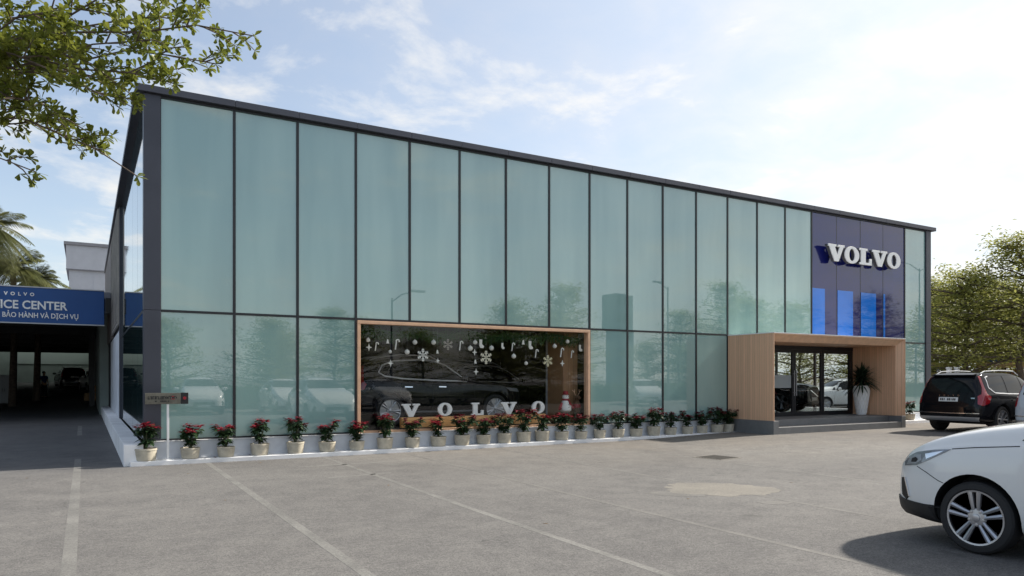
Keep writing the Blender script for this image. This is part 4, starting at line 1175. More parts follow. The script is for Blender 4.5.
for a in (
 ('bauble', 5.44, 2.49, .055, W_, 'small white bauble nearest the left jamb of the shop window, above a white star'),
 ('paper_star', 5.46, 2.33, .085, W_, 'white paper star hanging right under the leftmost bauble'),
 ('candy_cane', 5.62, 2.36, .12, W_, 'white candy cane beside the leftmost star'),
 ('paper_bell', 5.90, 2.47, .06, W_, 'small white bell between two candy canes above the display car tail'),
 ('candy_cane', 6.10, 2.42, .15, W_, 'tallest white candy cane, hanging above the rear of the display car'),
 ('bauble', 5.96, 2.24, .045, W_, 'tiny white bauble just below the small bell'),
 ('paper_star', 5.97, 1.98, .085, W_, 'white star hanging down at the rear roof edge of the display car'),
 ('bauble', 6.56, 2.47, .065, W_, 'white bauble right of the tallest candy cane'),
 ('bauble', 6.37, 2.24, .068, W_, 'low white bauble left of the first big snowflake'),
 ('snowflake_ornament', 6.76, 2.18, .17, W_, 'big ivory snowflake above the roof of the display car'),
 ('bauble', 7.03, 2.48, .065, W_, 'white bauble up right of the first big snowflake'),
 ('paper_bell', 7.13, 2.26, .055, W_, 'tiny white bell over the front roof edge of the display car'),
 ('paper_star', 7.14, 2.05, .065, W_, 'small star touching the roofline of the display car near its windscreen'),
 ('snowflake_ornament', 7.40, 2.44, .15, mat('dull_silver_paper', (.24, .22, .19), .5), 'dull grey snowflake, dimmest of the hanging snowflakes'),
 ('candy_cane', 7.72, 2.43, .14, W_, 'white candy cane right of the dull grey snowflake'),
 ('bauble', 8.12, 2.51, .06, W_, 'white bauble left of the high stocking'),
 ('stocking', 8.28, 2.48, .12, W_, 'white stocking above the large centre snowflake'),
 ('bauble', 7.99, 2.36, .072, W_, 'large white bauble lower left of the high stocking'),
 ('bauble', 8.57, 2.38, .068, W_, 'white bauble upper right of the large centre snowflake'),
 ('paper_star', 8.11, 2.27, .08, W_, 'white star left of the large centre snowflake'),
 ('snowflake_ornament', 8.42, 2.15, .19, mat('cream_paper', (.70, .66, .52), .5), 'largest cream snowflake, at the centre of the window'),
 ('paper_bell', 8.13, 2.04, .06, W_, 'small bell low on the left of the large centre snowflake'),
 ('paper_star', 8.15, 1.80, .08, W_, 'lowest white star, over the windscreen foot of the display car'),
 ('stocking', 8.88, 2.44, .085, W_, 'small white stocking right of centre with a thin streamer below'),
 ('candy_cane', 9.16, 2.43, .13, W_, 'white candy cane right of the small stocking'),
 ('bauble', 9.20, 2.19, .068, W_, 'cream bauble hanging low over the dark car behind'),
 ('paper_bell', 9.48, 2.54, .07, W_, 'white bell just left of the broad stocking'),
 ('stocking', 9.68, 2.48, .12, W_, 'broad white stocking in the right half of the window'),
 ('candy_cane', 9.85, 2.28, .13, W_, 'white candy cane under the broad stocking'),
 ('bauble', 9.56, 2.02, .055, W_, 'lowest white bauble, left of the gold snowflake'),
 ('snowflake_ornament', 10.21, 2.09, .17, G_, 'pale gold snowflake in the right half of the window'),
 ('bauble', 10.42, 2.47, .065, W_, 'white bauble above right of the gold snowflake'),
 ('candy_cane', 10.62, 2.32, .15, W_, 'white candy cane right of the gold snowflake'),
 ('paper_star', 10.66, 2.03, .085, W_, 'white star low on the right of the gold snowflake'),
 ('bauble', 10.82, 2.60, .06, W_, 'highest white bauble, beside the pale pier'),
 ('candy_cane', 10.95, 2.28, .12, W_, 'white candy cane in front of the pale pier'),
 ('stocking', 11.22, 2.44, .10, W_, 'rightmost white stocking, in front of the timber pier')): deco(*a)

# snowman figurine and a small elf-like doll on the inner sill
sn = thing('snowman_figure', 'white snowman figurine with a red scarf standing on the sill inside the window', 'figurine', (10.90, 15.95, .49)); sn.scale = (.9,) * 3
b = MB(); b.lathe([(.01, 0), (.10, .02), (.17, .0 + .08), (.165, .22), (.11, .34), (.085, .37)], (0, 0, .27), 18); b.build('body', M['ivory'], sn, local=True, smooth=True)
b = MB(); b.lathe([(.02, 0), (.07, .02), (.10, .08), (.095, .14), (.05, .19), (.005, .20)], (0, 0, .64), 16); hd = b.build('head', M['ivory'], sn, local=True, smooth=True)
b = MB(); b.lathe([(.085, -.03), (.105, -.01), (.10, .025), (.08, .035)], (0, 0, .655), 16); b.bar((.04, -.1, .65), (.06, -.17, .50), .05, .02); b.build('scarf', M['red'], sn, local=True, smooth=True)
b = MB(); b.lathe([(.12, 0), (.12, .012), (.075, .014), (.07, .10), (.005, .105)], (0, 0, .81), 14); b.build('hat', M['red'], hd, local=True, smooth=True)
b = MB()
for p in ((-.035, -.09, .76), (.035, -.09, .76), (0, -.16, .52), (0, -.17, .44)): b.lathe([(.001, -.013), (.012, 0), (.001, .013)], p, 8)
b.build('button', M['black'], sn, local=True)
b = MB()
for s_ in (-1, 1): b.tube([(s_ * .13, 0, .55), (s_ * .22, -.04, .43), (s_ * .25, -.08, .40)], [.045, .04, .05], 8)
b.build('arm', M['red'], sn, local=True, smooth=True)
for s_ in (-1, 1):
    b = MB(); b.tube([(s_ * .07, 0, .27), (s_ * .07, 0, .05), (s_ * .07, -.05, .02)], [.045, .04, .045], 8); b.build('leg', M['trouser'], sn, local=True, smooth=True)
rd = thing('reindeer_figure', 'small brown reindeer figurine with a red bib beside the snowman', 'figurine', (11.28, 15.98, .49))
b = MB(); b.tube([(0, 0, .24), (0, 0, .34), (0, -.01, .48), (0, -.01, .58)], [.07, .11, .09, .05], 10); b.tube([(0, .0, .58), (0, -.05, .66), (0, -.13, .63)], [.055, .075, .04], 10); b.build('body', mat('brown_felt', (.12, .07, .04), .9), rd, local=True, smooth=True)
b = MB()
for s_ in (-1, 1):
    b.tube([(s_ * .04, 0, .70), (s_ * .09, 0, .80), (s_ * .15, 0, .84)], .009, 5); b.tube([(s_ * .08, 0, .78), (s_ * .07, 0, .86)], .008, 5)
b.build('antler', M['woodtrim'], rd, local=True)
b = MB(); b.lathe([(.10, .36), (.115, .40), (.10, .47), (.07, .5)], (0, 0, 0), 12); b.build('bib', M['red'], rd, local=True, smooth=True)
for s_ in (-1, 1):
    b = MB(); b.tube([(s_ * .05, 0, .26), (s_ * .05, 0, .0)], [.035, .03], 7); b.build('leg', M['stem'], rd, local=True, smooth=True)

# ------------------------------------------------------------------ poinsettias
def plant_meshes(seed, lean, full):
    r = random.Random(seed)
    lf, br, sm = MB(), MB(), MB()
    nst = r.randint(5, 7)
    for i in range(nst):
        t = 2 * pi * i / nst + r.uniform(-.4, .4); R = r.uniform(.09, .235) * full
        if i == 0: R *= .3
        top = Vector((R * cos(t) + lean, R * sin(t), r.uniform(.46, .60)))
        p0 = Vector((r.uniform(-.02, .02), r.uniform(-.02, .02), .17)); mid = Vector((top.x * .45, top.y * .45, .36))
        sm.tube([p0, mid, top], [.011, .009, .006], 5)
        for j in range(int(34 * full)):
            f = r.uniform(.35, .98); base = (mid.lerp(top, f) if r.random() < .7 else p0.lerp(mid, r.uniform(.5, 1)))
            a = r.uniform(0, 2 * pi); d = Vector((cos(a), sin(a), r.uniform(-.75, .25)))
            lf.leaf(base, d, Vector((r.uniform(-.3, .3), r.uniform(-.3, .3), 1)), r.uniform(.09, .155), r.uniform(.05, .08), .12)
        for j in range(r.randint(10, 15)):
            a = r.uniform(0, 2 * pi); d = Vector((cos(a), sin(a), r.uniform(-.35, .45)))
            br.leaf(top + Vector((0, 0, r.uniform(-.01, .03))), d, Vector((r.uniform(-.3, .3), r.uniform(-.3, .3), 1)), r.uniform(.07, .135), r.uniform(.04, .065), .1)
    return lf, br, sm
def poinsettia(seed, lean, full, bm_):
    t = thing('potted_poinsettia', 'x', 'potted plant', (0, 0, 0), 0, 'poinsettias in cream pots along the plinth')
    b = MB(); b.lathe([(.125, 0), (.138, .012), (.152, .10), (.156, .165), (.163, .17), (.163, .20), (.150, .20), (.145, .175), (.01, .172)], (0, 0, 0), 22)
    p = b.build('pot', M['pot'], t, local=True, smooth=35)
    b = MB(); b.lathe([(.14, .165), (.14, .182), (.01, .188)], (0, 0, 0), 16); b.build('soil', M['soil'], p, local=True)
    lf, br, sm = plant_meshes(seed, lean, full)
    sm.build('stem', M['stem'], t, local=True); lf.build('foliage', M['p_leaf'], t, local=True); br.build('red_bracts', bm_, t, local=True)
    return t
prot = [poinsettia(11, 0, 1.0, M['p_bract']), poinsettia(12, .03, .85, M['p_bract']), poinsettia(13, -.02, 1.1, M['p_bract_dark']), poinsettia(14, .02, .95, M['p_bract_dark']), poinsettia(15, -.03, .8, M['p_bract']), poinsettia(16, 0, 1.15, M['p_bract_dark'])]
pxs = [.97, 1.74, 2.39, 3.04, 3.75, 4.41, 5.06, 5.70, 6.35, 6.98, 7.58, 8.16, 8.72, 9.27, 9.81, 10.4, 10.99, 11.59, 12.19, 12.81, 13.42, 14.03, 14.66, 15.22, 15.80, 16.24]
kind_ = [0, 1, 0, 1, 3, 4, 1, 0, 5, 4, 2, 5, 2, 3, 4, 0, 3, 2, 3, 5, 2, 3, 4, 2, 3, 5]
plab = ['broadest bright red poinsettia in the largest cream pot, at the corner of the building', 'sparse poinsettia just right of the post of the bronze name plate', 'bright red poinsettia under the first mullion from the left', 'red poinsettia midway under the second glass pane from the left',
 'thin tall stemmed poinsettia under the second mullion from the left', 'poinsettia under the middle of the third glass pane', 'poinsettia in front of the left jamb of the display window', 'bright red poinsettia before the rear wheel of the display car', 'bushy dull poinsettia before the left end of the oak letter board', 'poinsettia below the gap between the first V and O of the oak board letters',
 'dark poinsettia just left below the L on the oak board', 'wide dull poinsettia below the L on the oak board', 'dark poinsettia just right of the L on the oak board', 'poinsettia below the second V on the oak board', 'poinsettia below the last O on the oak board', 'bright red poinsettia before the snowman figurine', 'poinsettia just left of the right jamb of the display window',
 'first poinsettia right of the display window', 'second poinsettia right of the display window, near a mullion', 'bushy third poinsettia right of the display window', 'fourth poinsettia right of the display window, under a mullion', 'sixth poinsettia from the portal, dark leaved', 'fifth poinsettia from the portal, with the tallest red top', 'third poinsettia from the portal, crowded by its neighbours', 'second poinsettia from the timber portal', 'last poinsettia, its leaves touching the stone base of the portal']
plab[21] = 'fifth poinsettia right of the display window'; plab[22] = 'fourth poinsettia from the timber portal'
used = set(); r = random.Random(3)
for i, (x_, kd) in enumerate(zip(pxs, kind_)):
    if kd in used: o = copy_tree(prot[kd])
    else: o = prot[kd]; used.add(kd)
    o.location = (x_, 15.37 + r.uniform(-.02, .02), .086); o.rotation_euler = (0, 0, r.uniform(0, 6.28))
    s_ = 1.22 if i == 0 else r.uniform(.98, 1.17); o.scale = (s_, s_, s_ * (.95 if i == 0 else r.uniform(.95, 1.10)))
    o['label'] = plab[i]; o['group'] = 'poinsettias in cream pots along the plinth'
for k_, (x_, lb) in enumerate(((24.55, 'small potted shrub right of the portal, half hidden by the black SUV'), (25.15, 'poinsettia farther right of the portal, next to the black SUV tail lamp'))):
    o = copy_tree(prot[2 + k_]); o.location = (x_, 15.32, .191); o.scale = (1.1, 1.1, 1.05); o['label'] = lb; o['group'] = 'potted plants right of the portal'

# tall palm pot in the porch
pp = thing('potted_palm', 'dark sword leaved palm in a tall white diamond patterned vase inside the portal', 'potted plant', (22.02, 15.05, FZ))
b = MB(); prof = [(.13, 0), (.15, .01), (.155, .05), (.20, .40), (.245, .70), (.255, .82), (.235, .90), (.245, .93), (.245, .955), (.22, .955), (.21, .90), (.02, .88)]
b.lathe(prof, (0, 0, 0), 28)
vz = b.build('vase', M['white'], pp, local=True, smooth=35)
b = MB()
def rv(z):
    return interp([(h, r_) for r_, h in prof[2:7]], z)
for k_ in range(14):
    for sg in (-1, 1):
        pts = [((rv(z) + .002) * cos(2 * pi * k_ / 14 + sg * z * 1.7), (rv(z) + .002) * sin(2 * pi * k_ / 14 + sg * z * 1.7), z) for z in [.06 + .08 * j for j in range(11)]]
        b.tube(pts, .008, 5)
b.build('lattice_relief', M['ivory'], vz, local=True, smooth=True)
b = MB(); r = random.Random(8)
b.tube([(0, 0, .88), (.01, 0, 1.15)], .035, 7)
b.build('stem', M['bark'], pp, local=True, smooth=True)
b = MB()
for i in range(260):
    a = r.uniform(0, 2 * pi); el = r.uniform(-.45, 1.4); L_ = r.uniform(.48, .80)
    d = Vector((cos(a) * cos(el), sin(a) * cos(el), sin(el)))
    p = Vector((0, 0, r.uniform(1.0, 1.28))); w_ = r.uniform(.03, .045)
    sdv = d.cross(Vector((0, 0, 1))).normalized()
    pts = []
    for j in range(6):
        f = j / 5; q_ = p + d * L_ * f + Vector((0, 0, -.30 * f * f * L_)); wd = w_ * (1 - f) ** .6 * (.5 + f if f < .5 else 1)
        pts.append((q_ - sdv * wd, q_ + sdv * wd))
    k = len(b.v)
    for u_, v_ in pts: b.v += [tuple(u_), tuple(v_)]
    for j in range(5): b.f.append((k + 2 * j, k + 2 * j + 1, k + 2 * j + 3, k + 2 * j + 2))
b.build('foliage', M['yucca'], pp, local=True)

# name plate on a post
npl = thing('name_plate_sign', 'low bronze name plate with a black end on a slim white post', 'sign', (1.345, 15.33, .085))
b = MB(); b.box(1.325, 1.365, 15.31, 15.35, .085, 1.14); b.box(1.25, 1.44, 15.25, 15.41, .086, .1); b.build('post', M['white'], npl, bevel=.004)
b = MB(); b.box(.955, 1.565, 15.29, 15.32, 1.145, 1.355); pt = b.build('plate', M['brass'], npl, bevel=.004)
b = MB(); b.box(1.568, 1.70, 15.29, 15.32, 1.142, 1.358); bk = b.build('black_end_plate', M['black'], npl, bevel=.004)
b = MB(); b.lathe([(.03, -.004), (.03, 0), (.022, .002)], (1.634, 15.288, 1.255), 16, 'Y'); b.build('red_emblem', M['red'], bk)
b = MB(); r = random.Random(2); x_ = 1.0
while x_ < 1.50:
    wv = r.uniform(.012, .03)
    if r.random() > .16:
        b.box(x_, x_ + wv * .4, 15.284, 15.289, 1.235, 1.295); b.box(x_ + wv * .41, x_ + wv, 15.284, 15.289, r.choice((1.235, 1.28)), r.choice((1.25, 1.295)) + .002)
    x_ += wv + .007
b.build('upper_writing', M['letter_dark'], pt)
b = MB(); x_ = 1.12
while x_ < 1.38:
    wv = r.uniform(.01, .022)
    if r.random() > .16: b.box(x_, x_ + wv, 15.284, 15.289, 1.185, 1.212)
    x_ += wv + .006
b.build('lower_writing', M['letter_dark'], pt)
b = MB(); b.box(1.40, 1.46, 15.283, 15.2885, 1.232, 1.245); b.box(1.41, 1.45, 15.283, 15.2885, 1.28, 1.296); b.build('red_writing', M['red'], pt)

# ------------------------------------------------------------------ trees
def crown_tree(seed, h, spread, nleaf, leaf, tiers, m_leaf, m_bark, trunk_r=.2, first=.32):
    """layered crown: radial limbs in tiers, flat sprays of leaves along them"""
    r = random.Random(seed); tr = MB(); lf = MB()
    bend = [Vector((0, 0, -.2))]
    for i in range(1, 8): bend.append(Vector((r.uniform(-.15, .15) * i * .4, r.uniform(-.15, .15) * i * .4, h * .93 * i / 7)))
    tr.tube(bend, [trunk_r * (1 - .82 * i / 7) * (1.25 if i == 0 else 1) for i in range(8)], 9)
    def on(z):
        f = max(0, min(.999, z / (h * .93))) * 7; i = int(f); return bend[i].lerp(bend[i + 1], f - i)
    sprays = []
    for ti in range(tiers):
        f = ti / (tiers - 1); z0 = h * lerp(first, .95, f); nb = r.randint(5, 7)
        R = spread * (1 - .72 * f ** 1.5) * r.uniform(.85, 1.1)
        ph = r.uniform(0, 6.28)
        for bi in range(nb):
            a = ph + 2 * pi * bi / nb + r.uniform(-.35, .35); L_ = R * r.uniform(.6, 1.12)
            p0 = on(z0 - .25); rise = r.uniform(.02, .28) * L_
            pts = [p0]
            for j in range(1, 5):
                g = j / 4; a2 = a + r.uniform(-.12, .12)
                pts.append(p0 + Vector((cos(a2) * L_ * g, sin(a2) * L_ * g, rise * (g ** .8) + r.uniform(-.08, .08))))
            tr.tube(pts, [trunk_r * .30 * (1 - .85 * j / 4) + .008 for j in range(5)], 5)
            for j in range(1, 5):
                for q in range(3):
                    g = r.uniform(j - 1, j) / 4; i0 = min(3, int(g * 4)); c = pts[i0].lerp(pts[i0 + 1], g * 4 - i0)
                    sprays.append((c + Vector((r.uniform(-.4, .4), r.uniform(-.4, .4), r.uniform(-.22, .45))) * (spread / 4), (.30 + .35 * r.random()) * spread / 4))
    per = max(1, int(nleaf / len(sprays)))
    for c, rr in sprays:
        if r.random() < .10: continue
        tw = MB()
        for q in range(int(per * r.uniform(.6, 1.4))):
            a = r.uniform(0, 2 * pi); d = rr * sqrt(r.random())
            p = c + Vector((d * cos(a), d * sin(a), r.gauss(0, .22) * rr * 1.5 - .2 * d * d / max(rr, .1)))
            dr = Vector((cos(a) + r.uniform(-.8, .8), sin(a) + r.uniform(-.8, .8), r.uniform(-.5, .6)))
            lf.leaf(p, dr, Vector((r.uniform(-.6, .6), r.uniform(-.6, .6), 1)), leaf * r.uniform(.7, 1.3), leaf * .6 * r.uniform(.8, 1.2), .1)
    return tr, lf
def tree(label, seed, loc, h, spread, nleaf=9000, leaf=.2, tiers=6, group=None, name='layered_tree', first=.32, trunk_r=.2):
    t = thing(name, label, 'tree', loc, 0, group)
    tr, lf = crown_tree(seed, h, spread, nleaf, leaf, tiers, None, None, trunk_r, first)
    tr.build('trunk', M['bark'], t, local=True, smooth=True); lf.build('crown', M['leaf_far'], t, local=True)
    return t
GR = 'layered trees beyond the right end of the building'
tA = tree('broad layered tree just right of the building end, its trunk above the black SUV', 21, at(966, 380, 42) * Vector((1, 1, 0)) if False else (at(966, 380, 42).x, at(966, 380, 42).y, 0), 7.9, 5.6, 12000, .21, 8, GR, first=.28)
p = at(1022, 380, 40); tB = tree('tallest tree at the right edge of the photo, its crown cut by the frame', 22, (p.x, p.y, 0), 9.6, 5.2, 10500, .21, 8, GR)
p = at(930, 380, 47); tC = tree('yellowish tree rising right behind the grey corner post', 23, (p.x, p.y, 0), 8.0, 5.2, 9500, .22, 7, GR, first=.26)
p = at(1000, 380, 60); tree('farther dense tree seen in the gap between the two front trees', 24, (p.x, p.y, 0), 9.6, 6.5, 12000, .26, 7, GR)
p = at(945, 380, 70); tree('far dark tree behind the tree at the building end', 25, (p.x, p.y, 0), 10.2, 7, 11000, .28, 7, GR)
p = at(1060, 380, 62); dup(tB, (p.x, p.y, 0), 2.1, 'far tree behind the tallest tree at the right edge', GR, 1.15)

# street trees opposite the building, mirrored in the glass front
GM = 'street trees across the road, mirrored in the showroom glass'
LM = 'leafy street tree across the road, seen mirrored in the showroom glass'
for i, (x_, y_, s_, src, rz) in enumerate(((9.5, -14, .66, tA, 1.0), (-1, -20, .8, tC, 2.2), (27, -15.5, .92, tA, 4.0), (33.5, -18, .96, tB, 5.0), (45, -17, .80, tB, .4), (51, -14.5, 1.1, tA, .9), (58, -16, 1.12, tC, 2.7), (67, -13, 1.05, tB, 3.3), (78, -14, 1.2, tA, 1.9), (40, -30, 1.0, tC, 3.9), (88, -12, 1.2, tC, 5.2), (18, -30, .8, tB, 2.2), (62, -28, 1.3, tB, 1.1))):
    dup(src, (x_, y_, 0), rz, LM, GM, s_)
for i in range(15):
    dup((tA, tB, tC)[i % 3], (-8 + i * 6.3 + rnd.uniform(-1.2, 1.2), -20.5 + rnd.uniform(-1.5, 1.5), -.6), rnd.uniform(0, 6), LM, GM, rnd.uniform(.62, .80))
# clipped hedge across the road
hg = MB(); r = random.Random(4)
for i in range(9000):
    x_ = r.uniform(4, 80); f = r.random()
    if f < .5: p = Vector((x_, -10.6 + r.uniform(-.06, .08), r.uniform(.05, 1.1)))
    else: p = Vector((x_, -10.6 - r.uniform(0, 1.0), 1.08 + r.uniform(-.08, .12)))
    hg.leaf(p, Vector((r.uniform(-1, 1), r.uniform(-.2, 1), r.uniform(-.5, 1))), Vector((r.uniform(-1, 1), 1, r.uniform(-1, 1))), .2, .13)
hg.box(4, 80, -11.6, -10.68, 0, 1.05)
tag(hg.build('hedge', M['leaf_hedge']), 'clipped green hedge across the road, seen mirrored in the door glass', 'hedge')
# street lamps, mirrored
def lamp(x_, y_, h, arm, label, two=False):
    t = thing('street_lamp', label, 'street lamp', (x_, y_, 0))
    b = MB(); b.tube([(0, 0, 0), (0, 0, h)], [.09, .05], 10); b.build('pole', M['pole'], t, local=True, smooth=True)
    for sg in ((-1, 1) if two else (1,)):
        b = MB(); b.tube([(0, 0, h - .2), (sg * arm * .5, 0, h + .25), (sg * arm, 0, h + .4)], .035, 6); a_ = b.build('arm', M['pole'], t, local=True, smooth=True)
        b = MB(); b.box(sg * arm - .1, sg * arm + .65 * sg + .1, -.14, .14, h + .33, h + .45); b.build('lamp_head', M['satin'], a_, local=True, bevel=.03)
    return t
lamp(15.0, -8.2, 6.3, 1.2, 'single arm street lamp across the road, mirrored in the fourth upper pane')
lamp(37.0, -9.6, 8.4, -1.4, 'tall street lamp across the road, mirrored in the tenth upper pane')
lamp(62.5, -6.2, 11.3, 2.6, 'double arm street lamp, mirrored in the blue glass under the letters', True)
tw = thing('tower_block', 'plain slab tower block far across the road, mirrored left of the frame centre', 'building', (84, -75, 0))
b = MB(); b.box(84, 87.4, -79, -75, 0, 17.4); b.build('wall', M['tower'], tw)
b = MB()
for j in range(5):
    for i in range(2): b.box(84.4 + i * 1.5, 85.3 + i * 1.5, -75, -74.97, 2.2 + j * 3.3, 3.8 + j * 3.3)
b.build('window_rows', M['carglass'], tw)
# parked cars across the forecourt, mirrored in the glass
GC = 'cars parked across the forecourt, mirrored in the glass'
LC = 'white car parked across the forecourt, seen mirrored in the glass'
wc = [o for o in bpy.data.objects if o.name == 'parked_crossover'][0]
for x_, y_, rz in ((4.6, -5.5, 0.05), (8.3, -5.4, 0), (13.5, -5.6, -.04), (30.5, -4.8, .5), (36, -4.0, .4)): dup(wc, (x_, y_, 0), rz, LC, GC)

# palms at left, behind the sign
def palm(label, loc, h, nf, L_, seed):
    t = thing('palm_tree', label, 'palm tree', loc, 0, 'palms behind the blue sign')
    r = random.Random(seed); b = MB()
    b.tube([(0, 0, -.2), (.1, 0, h * .5), (.05, .1, h)], [.22, .17, .15], 9); b.build('trunk', M['bark'], t, local=True, smooth=True)
    b = MB()
    for i in range(nf):
        a = r.uniform(0, 6.28); el = r.uniform(-.5, 1.25); Lf = L_ * r.uniform(.8, 1.15)
        d = Vector((cos(a) * cos(el), sin(a) * cos(el), sin(el))); p0 = Vector((.05, .1, h)); prev = None; pts = []
        for j in range(13):
            f = j / 12; pts.append(p0 + d * Lf * f + Vector((0, 0, -.55 * Lf * f * f * (1.1 - .5 * sin(el)))))
        b.tube(pts, [.03 * (1 - f / 13) + .006 for f in range(13)], 4)
        for j in range(1, 13):
            dd = (pts[j] - pts[j - 1]).normalized(); sv = dd.cross(Vector((0, 0, 1))).normalized()
            for q in range(3):
                c = pts[j - 1].lerp(pts[j], q / 3)
                for sg in (-1, 1):
                    l_ = Lf * .26 * sin(pi * (j + q / 3) / 14) + .12
                    b.leaf(c, sv * sg + dd * .55 + Vector((0, 0, -.45 + r.uniform(-.15, .15))), Vector((0, 0, 1)), l_, .055, .1)
    b.build('crown', M['palm'], t, local=True)
    return t
for (u_, v_, dp, L_, lb) in ((12, 268, 42, 2.3, 'larger palm with drooping fronds rising behind the blue service sign'), (-14, 226, 38, 2.2, 'palm cut by the left edge of the photo, only frond tips showing'), (36, 280, 46, 1.7, 'smaller palm peeking over the blue sign right of the larger palm')):
    p = at(u_, v_, dp); palm(lb, (p.x, p.y, 0), p.z, 60, L_, int(u_) + 50)

# near overhanging branches at upper left
nb = thing('overhanging_tree', 'near tree reaching small glossy leaved branches into the upper left corner', 'tree', tuple(at(-260, 380, 5.4) * Vector((1, 1, 0)) if False else (at(-260, 380, 5.4).x, at(-260, 380, 5.4).y, 0)))
base = Vector(nb.location)
r = random.Random(31)
tr, lf = MB(), MB()
crot = base + Vector((.05, 0, 3.1))
tr.tube([base + Vector((0, 0, -.2)), base + Vector((.04, .02, 1.5)), crot, crot + Vector((.1, .05, 1.6)), crot + Vector((.1, .1, 3.2))], [.17, .135, .12, .09, .05], 12)
def rosette(p, d, s):
    n = r.randint(5, 8)
    for i in range(n):
        a = 2 * pi * i / n + r.uniform(-.4, .4)
        o1 = d.orthogonal().normalized(); o2 = d.cross(o1)
        ld = (o1 * cos(a) + o2 * sin(a)) * 1.0 + d * r.uniform(.2, 1.0) + Vector((0, 0, r.uniform(-.25, .25)))
        lf.leaf(p, ld, Vector((r.uniform(-.5, .5), r.uniform(-.5, .5), 1)), s * r.uniform(.75, 1.2), s * .44 * r.uniform(.85, 1.15), .10, True)
def limb(end, r0, twigs, dens=1.0):
    a = crot + Vector((r.uniform(-.1, .1), r.uniform(-.1, .1), r.uniform(-.5, .9))); v = end - a; L_ = v.length
    pts = []
    n = 10
    for i in range(n + 1):
        f = i / n
        pts.append(a + v * f + Vector((0, 0, .14 * L_ * sin(pi * f) * .6)) + Vector((r.uniform(-1, 1), r.uniform(-1, 1), r.uniform(-1, 1))) * .065 * (1 if 0 < i < n else 0))
    tr.tube(pts, [lerp(r0, .004, (i / n) ** .7) for i in range(n + 1)], 7)
    rosette(pts[-1], (pts[-1] - pts[-2]).normalized(), .066)
    for k_ in range(int(twigs * 1.5)):
        f = r.uniform(.30, .99); i0 = min(n - 1, int(f * n)); p = pts[i0].lerp(pts[i0 + 1], f * n - i0)
        dd = (pts[i0 + 1] - pts[i0]).normalized()
        a2 = r.uniform(0, 2 * pi); o1 = dd.orthogonal().normalized(); o2 = dd.cross(o1)
        td = (dd * r.uniform(.4, 1.0) + (o1 * cos(a2) + o2 * sin(a2)) * r.uniform(.5, 1.0)); td.z *= .55; td.normalize()
        tl = r.uniform(.16, .50) * (1.1 - .55 * f)
        q = [p, p + td * tl * .5 + Vector((0, 0, .015)), p + td * tl]
        tr.tube(q, [.006, .0045, .0025], 5)
        rosette(q[2], td, .062)
        for g in (.35, .55, .75, .9):
            if r.random() < .85 * dens:
                m_ = q[0].lerp(q[2], g); rosette(m_ + Vector((r.uniform(-1, 1), r.uniform(-1, 1), r.uniform(-.4, .6))) * .03, (td + Vector((r.uniform(-1, 1), r.uniform(-1, 1), r.uniform(-.2, 1)))).normalized(), .060)
for (u_, v_, dp, r0, tw_) in ((254, 36, 5.0, .020, 17), (216, 64, 5.3, .018, 16), (176, 84, 4.8, .020, 18), (205, 8, 5.4, .018, 14), (150, 40, 4.7, .020, 18), (140, 76, 5.2, .018, 16), (104, 96, 4.6, .02, 17), (137, 176, 5.0, .016, 15), (104, 150, 5.3, .016, 13), (66, 128, 4.8, .018, 14), (36, 172, 4.7, .014, 10), (14, 110, 5.1, .018, 14), (70, 60, 5.4, .02, 18), (30, 40, 4.7, .022, 18), (110, 14, 5.0, .022, 18), (-50, 60, 5.2, .02, 8), (-110, 130, 5.0, .02, 8), (120, -70, 5.3, .02, 10), (20, -120, 5.0, .02, 8), (-150, -60, 5.6, .02, 8), (60, 10, 4.5, .02, 16), (170, -20, 4.9, .02, 12)):
    limb(at(u_, v_, dp), r0, tw_)
tr.build('trunk', M['bark_near'], nb, smooth=True)
lf.build('leaves', M['leaf_near'], nb)

# ------------------------------------------------------------------ service hall at left
hall = thing('service_hall', 'dark open fronted service hall at the end of the side lane', 'building', (-8, 50, 0))
b = MB(); b.prism([(-22, 4.80), (.84, 4.80), (.84, 5.06), (-3, 5.0), (-22, 4.95)], lambda a, c, d: (a, d, c), 33.0, 73.2); b.build('roof', M['greytrim'], hall)
N_ = NT('translucent_fill_sheet'); tl_ = N_.n('ShaderNodeBsdfTranslucent', {'Color': (.26, .29, .28, 1)}); N_.l(tl_.outputs[0], N_.o.inputs['Surface'])
b = MB(); b.add([(-22, 73.1, 4.94), (.84, 73.1, 4.94), (.84, 76.3, 4.94), (-22, 76.3, 4.94)], [(0, 1, 2, 3)]); b.build('added_fill_sheet', N_.m, hall)  # added strip in the roof, lets in sky light to lift the back wall
b = MB(); b.box(-22, 1.0, 76.0, 76.3, 0, 4.79); b.box(.55, .9, 38.6, 75.9, 0, 4.79); b.box(-22.3, -22, 33, 76, 0, 4.79); b.build('wall', M['hall_wall'], hall)
for x_, y_ in ((-8.2, 50), (-8.2, 62), (-14, 50), (-14, 36), (-7.6, 36), (.30, 50), (.30, 62)):
    b = MB(); b.box(x_ - .14, x_ + .14, y_ - .14, y_ + .14, 0, 4.79); b.build('column', M['steel_dark'], hall)
b = MB()
for y_ in (36, 43, 50, 56, 62, 69): b.box(-21.9, .5, y_ - .1, y_ + .1, 4.25, 4.78)
b.build('roof_beam', M['steel_dark'], hall)
b = MB(); b.box(-21.9, .54, 72.6, 72.9, 3.9, 4.6); b.box(-21.9, -6.2, 70, 70.2, 0, 4.7); b.build('inner_partition', M['dark'], hall)
b = MB(); b.box(-5.2, .5, 75.9, 75.99, 3.0, 4.9); b.build('high_window', mat('dim_greenish_glazing', (.45, .52, .49), .4), hall)

